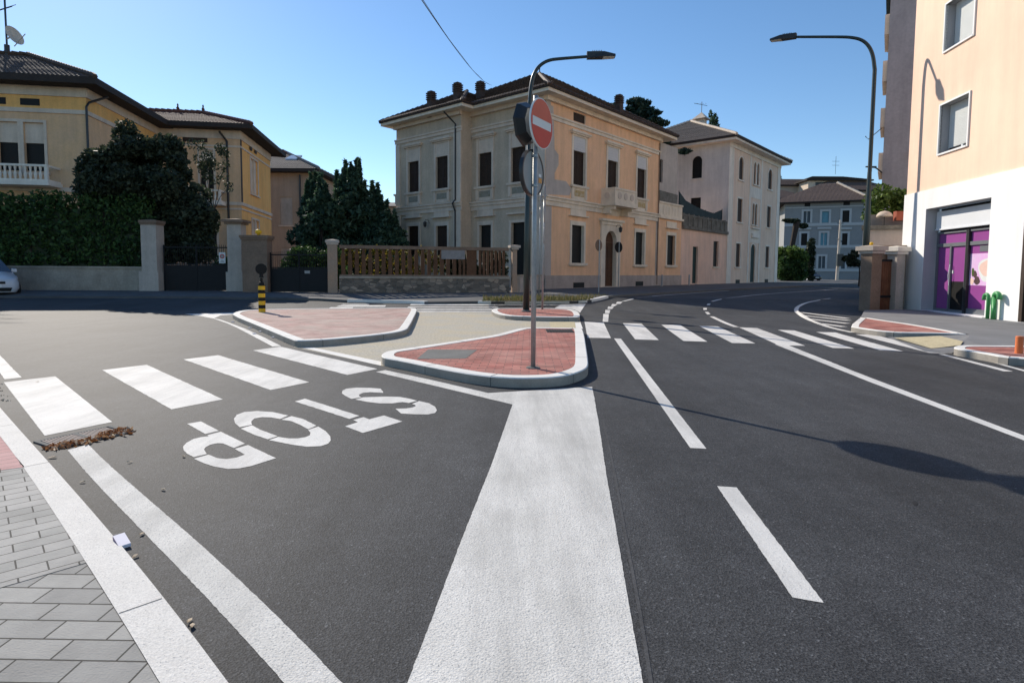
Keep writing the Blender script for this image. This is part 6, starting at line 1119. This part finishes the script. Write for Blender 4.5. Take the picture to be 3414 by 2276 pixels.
# ================= far street end
e=(.927,-.375); o=(60.9,131.0); f=frame(o,e,-1)
if f.n[1]>0: f=frame(o,e,1)
def fs(px_,): # pixel x -> s on far facade
    t=(px_-1707)/1945; # X/Y
    return (t*o[1]-o[0])/(e[0]-t*e[1])
def fz(py_,s): Y=o[1]+e[1]*s; return 1.3+(910-py_)/1945*Y
Lx=lambda v:2580+v/3.485; Ly=lambda v:550+v/3.485
root=thing('far_house','three storey blue grey house with pale window frames closing the street','house',(o[0],o[1],0)); sm=fs(Lx(1040)); 
wins=[(308,385,545,672),(520,600,545,672),(755,835,532,665),(290,360,797,935),(515,590,790,935),(762,825,793,935),(500,578,1058,1195),(765,808,1060,1200)]
hs=[]
for a,b,t,bm in wins: s0,s1=fs(Lx(a)),fs(Lx(b)); sc_=(s0+s1)/2; hs.append((s0,s1,fz(Ly(bm),sc_),fz(Ly(t),sc_)))
mb=MB(); wall(mb,f,-.3,sm,0,16.6,hs,.3); x0=f(-.3,0); mb.poly([x0,(x0[0]+4,x0[1]+12,0),(x0[0]+4,x0[1]+12,16.6),(x0[0],x0[1],16.6)]); mb.build('wall','blue_grey',root)
for i,h in enumerate(hs):
    a,b,z0,z1=h; g=.42; mb=MB(); mb.fbox(f,a-g,a,z0-.1,z1+g,0,.1); mb.fbox(f,b,b+g,z0-.1,z1+g,0,.1); mb.fbox(f,a,b,z1,z1+g,0,.1)
    if 3<=i<=5: mb.fbox(f,a-g-.3,b+g+.3,z1+g+.4,z1+g+.8,0,.3)
    wn=mb.build('window','far_trim',root); mb=MB(); mb.fbox(f,a,b,z0,z1,-.35,-.2)
    mt=['far_shutter','far_cyan','dark_void','dark_void','far_cyan','dark_void','far_shutter','far_shutter'][i]; mb.build('shutter',mt,wn)
    if i in(0,4,6): mb=MB(); mb.fbox(f,(a+b)/2-.08,(a+b)/2+.08,z0,z1,-.2,-.12); mb.build('window_bar','far_trim',wn)
mb=MB()
for yy in (690,945,1215): z=fz(Ly(yy),8); mb.fbox(f,-.3,sm,z-.35,z+.25,0,.13)
mb.fbox(f,-.3,sm,15.6,15.8,0,.08); mb.fbox(f,sm-.7,sm,1,16.5,0,.15); mb.build('string_course','far_trim',root)
for a,b in ((315,380),(760,835)): s0,s1=fs(Lx(a)),fs(Lx(b)); mb=MB(); mb.fbox(f,s0,s1,16.0-.1,16.6,.0,.03); mb.build('attic_vent','iron',root)
mb=MB(); P=[f(-3.4,16.6,1.3),f(sm+.6,16.6,1.3),f(sm+.6,16.6,-12),f(-3.4,16.6,-12)]; mb.hexa(P+[(p[0],p[1],16.85) for p in P],1); P2_=[(p[0],p[1]) for p in P]; A,R0,R1=roof_hip(mb,*P2_,16.855,f(7,0,-5.5)[:2],f(10.5,0,-5.5)[:2],21.4); rf=mb.build('roof',['tiles_far','soffit_dark'],root); mb=MB(); ridge_caps(mb,A[1],R1,r=.3,step=1); mb.build('ridge_tiles','trim_grey',rf)
# houses behind
def simple_house(label,x0,x1,y,h,wm,rm,rh,wl=(),depth=12,roofname='tiles_red'):
    r_=thing('house',label,'house',(x0,y,0)); fr=frame((x0,y),(1,0),-1)
    if fr.n[1]>0: fr=frame((x0,y),(1,0),1)
    mb=MB(); wall(mb,fr,0,x1-x0,0,h,list(wl),.3); mb.poly([(x0,y,0),(x0,y+depth,0),(x0,y+depth,h),(x0,y,h)]); mb.poly([(x1,y,0),(x1,y+depth,0),(x1,y+depth,h),(x1,y,h)]); mb.build('wall',wm,r_)
    for a,b,c_,d in wl: mb=MB(); mb.fbox(fr,a,b,c_,d,-.4,-.25); mb.build('window','far_shutter',r_)
    mb=MB(); P=[(x0-.9,y-.9),(x1+.9,y-.9),(x1+.9,y+depth+.9),(x0-.9,y+depth+.9)]; mb.hexa([(*p,h) for p in P]+[(*p,h+.3) for p in P],1); roof_hip(mb,*P,h+.305,(x0+depth*.35,y+depth/2),(x1-depth*.35,y+depth/2),h+rh); mb.build('roof',[rm,'soffit_dark'],r_); return r_
simple_house('yellow house half hidden at the left of the blue grey house',61.5,72,143,19.0,'yellow_wall','tiles_far',3.2,[(1.3,4,13.5,17),(1,3.6,6.5,10.5)])
simple_house('brown roofed house behind the blue grey one, its roof at the right',84,104,160,23.5,'far_beige','tiles_far',3.6,[(6,9,20.5,22.2)])
simple_house('long red roofed house in the back row behind the blue grey house',69,92,172,26.5,'far_beige','tiles_far',3.0)
r_=simple_house('attic loggia house with flat dark roof highest in the back row',83,100,166,27.2,'trim_grey','soffit_dark',2.2,[(2,7,24.8,26.8),(9,15,24.8,26.8)])
mb=MB(); x=94.5; mb.tube([(x-4,166,29),(x-4,166,34)],.05,4)
for z in (31.5,32.6): mb.tube([(x-5.0,166,z),(x-3,166,z)],.04,4)
mb.build('aerial','metal_black',r_)
for x0,z0,ln_ in ((62.5,24,5),): mb=MB(); mb.tube([(66.5,150,21),(66.5,150,27)],.07,4); mb.tube([(65.8,150,25.5),(67.3,150,26)],.06,4); tag(mb.build('aerial','metal_black'),'thin aerial above the yellow house roof','aerial')
cl=[(82+rng.uniform(-1,1)*(1.0+3.0*(1-t)),190+rng.uniform(-1,1),26+12.0*t,1.7*(1.2-t),1.7,1.8) for t in np.linspace(0,1,30)]
tree('conifer','small dark pointed conifer above the far red roofs',(82,190),cl,4500,.6,'leaf_conifer',32,.5,limbs=3)
# hedge + leaning trunk + pole near street end
cl=[]
for k in range(120): t=rng.uniform(0,1); cl.append((41.3+rng.uniform(0,3.1),90+rng.uniform(-1.5,1.5),rng.uniform(.6,4.8),.9,.7,.8))
tree('roadside_hedge','overgrown roadside hedge with bright sunlit top beyond the ivory villa',(43,90),[c_ for c_ in cl if c_[2]<3.6],9000,.3,'leaf_hedge',2,.1,cat='hedge'); tree('roadside_bush','bright green bush top at the right of the ivory villa',(42.5,91),[c_ for c_ in cl if c_[2]>=3.6],3500,.28,'leaf_bright',3.5,.1,cat='bush')
root=thing('tree_trunk','dark leaning pollarded trunk above the roadside hedge','tree',(45,94,0)); mb=MB(); mb.tube([(44.9,95,0),(45.1,95,4.5),(45.5,95,7),(45.9,95,9.6)],[.45,.42,.4,.5],9); mb.build('trunk','bark',root); leafcloud('crown',[(45.2,95,9.7,1.2,.6,.3),(47,95,8.9,.7,.5,.4),(44.2,95,9.8,.6,.4,.2)],900,.3,'leaf_dark',root)
cl=[(46.8+rng.uniform(-.35,.35),92,z,.5,.5,.6) for z in np.linspace(.6,6.2,14)]
tree('slim_conifer','slim dark conifer column right of the roadside hedge',(46.8,92),cl,2500,.25,'leaf_dark',4.5,.12,limbs=2)
root=thing('utility_pole','pale concrete utility pole in front of the blue grey house','pole',(58.9,106,0)); mb=MB(); mb.tube([(58.9,106,0),(59.1,106,10.9)],[.28,.17],10); mb.build('pole','trim_grey',root); mb=MB(); mb.box(58.5,59.6,105.4,105.8,2.6,4.8); mb.build('switch_box','metal_black',root); mb=MB(); mb.tube([(58.5,106,10.3),(59.7,106,10.3)],.06,5); mb.tube([(58.7,106,7.5),(59.5,106,7)],.1,5); mb.build('bracket','metal_black',root)
cl=[(35.1+rng.uniform(-.9,.6),60+rng.uniform(-.4,.4),rng.uniform(2.2,3.6),.4,.4,.22) for k in range(16)]
tree('small_tree','small leafy tree left of the tall lamp at the street end',(35.6,60),cl,1500,.2,'leaf_dark',2.4,.08)
# ================= cars
def car(label,front,dirv,body,length=4.0):
    fx,fy=front; d=Vector((*dirv,0)).normalized(); sd=Vector((-d.y,d.x,0)); T=lambda a,b,z:tuple(Vector((fx,fy,0))-d*a+sd*b+Vector((0,0,z)))
    root=thing('parked_car',label,'car',(fx,fy,0)); root.scale=(1,1,1)
    # sections a, halfwidth low, belt z, halfwidth belt, sill z
    sec=[(0,.62,.62,.55,.25),(.06,.72,.68,.66,.2),(.35,.84,.80,.76,.2),(.9,.87,.93,.80,.2),(1.35,.88,1.0,.82,.2),(2.4,.88,1.02,.83,.2),(3.3,.88,1.04,.82,.2),(3.8,.85,1.06,.78,.22),(3.98,.78,.95,.70,.3)]
    mb=MB(); rings=[]
    for a,w,zb,wb,zs in sec:
        zm=(zs+zb)/2+.05; pts=[(-w*.9,zs),(-w,zs+.15),(-w,zm),(-wb,zb),(-wb*.5,zb+.03),(wb*.5,zb+.03),(wb,zb),(w,zm),(w,zs+.15),(w*.9,zs)]
        b=len(mb.v); mb.v+=[T(a,p,z) for p,z in pts]; rings.append(b)
    n=10
    for r0,r1 in zip(rings,rings[1:]):
        for k in range(n): j=(k+1)%n; mb.f.append([r0+k,r0+j,r1+j,r1+k]); mb.m.append(0)
    mb.f.append([rings[0]+k for k in range(n)][::-1]); mb.m.append(0); mb.f.append([rings[-1]+k for k in range(n)]); mb.m.append(0); mb.build('body',body,root,smooth=True)
    mb=MB(); cab=[(1.0,.78,.97),(1.75,.62,1.44),(2.4,.63,1.5),(3.2,.6,1.46),(3.75,.7,1.06)]; rg=[]
    for a,w,z in cab: b=len(mb.v); mb.v+=[T(a,-.80,.95 if z>1 else z-.03),T(a,-w,z),T(a,w,z),T(a,.80,.95 if z>1 else z-.03)]; rg.append(b)
    for r0,r1 in zip(rg,rg[1:]):
        for k in range(3): mb.f.append([r0+k,r0+k+1,r1+k+1,r1+k]); mb.m.append(0)
    mb.build('windows','car_glass',root,smooth=False)
    mb=MB(); mb.hexa([T(1.72,-.6,1.45),T(1.72,.6,1.45),T(3.25,.58,1.47),T(3.25,-.58,1.47),T(1.75,-.58,1.49),T(1.75,.58,1.49),T(3.2,.56,1.52),T(3.2,-.56,1.52)]); mb.build('roof_panel',body,root)
    for sg in (-1,1):
        for a in (.75,3.15):
            p=T(a,sg*.78,.31); mb=MB(); ax=sd*sg; mb.lathe(p,[(.31,0),(.32,.03),(.32,.1),(.29,.13)],20,axis=ax); wl=mb.build('wheel','tyre',root); mb=MB(); mb.lathe(Vector(p)+ax*.1,[(.2,0),(.19,.035),(.05,.04)],12,axis=ax); mb.build('rim','white_metal',wl)
        mb=MB(); mb.hexa([T(.0,sg*.34,.58),T(.08,sg*.66,.6),T(.42,sg*.82,.72),T(.10,sg*.5,.66),T(.02,sg*.34,.66),T(.10,sg*.66,.7),T(.46,sg*.80,.82),T(.12,sg*.5,.74)]); mb.build('headlight','headlight',root)
        mb=MB(); mb.hexa([T(1.3,sg*.84,.95),T(1.45,sg*.84,.95),T(1.45,sg*1.0,.95),T(1.3,sg*1.0,.95),T(1.3,sg*.84,1.08),T(1.45,sg*.84,1.1),T(1.45,sg*1.0,1.1),T(1.3,sg*1.0,1.06)]); mb.build('wing_mirror',body,root)
    mb=MB(); mb.hexa([T(-.015,-.36,.52),T(-.015,.36,.52),T(.1,.36,.52),T(.1,-.36,.52),T(.005,-.36,.64),T(.005,.36,.64),T(.1,.36,.64),T(.1,-.36,.64)]); mb.hexa([T(-.02,-.5,.25),T(-.02,.5,.25),T(.1,.5,.25),T(.1,-.5,.25),T(-.02,-.55,.38),T(-.02,.55,.38),T(.1,.55,.38),T(.1,-.55,.38)]); mb.build('grille','black_plastic',root)
    mb=MB(); mb.hexa([T(-.035,-.25,.40),T(-.035,.25,.40),T(-.02,.25,.40),T(-.02,-.25,.40),T(-.035,-.25,.5),T(-.035,.25,.5),T(-.02,.25,.5),T(-.02,-.25,.5)]); mb.build('number_plate','sign_white',root)
    mb=MB(); mb.hexa([T(-.02,-.3,.665),T(-.02,.3,.665),T(.0,.3,.665),T(.0,-.3,.665),T(-.015,-.3,.68),T(-.015,.3,.68),T(.0,.3,.68),T(.0,-.3,.68)]); mb.build('chrome_strip','white_metal',root)
    return root
car('white hatchback nosing into the picture at the far left kerb',(-21.9,24.6),(.8,-.6),'car_white')
car('small dark car parked at the far end of the street',(50.6,97),(.2,-.98),'car_dark')
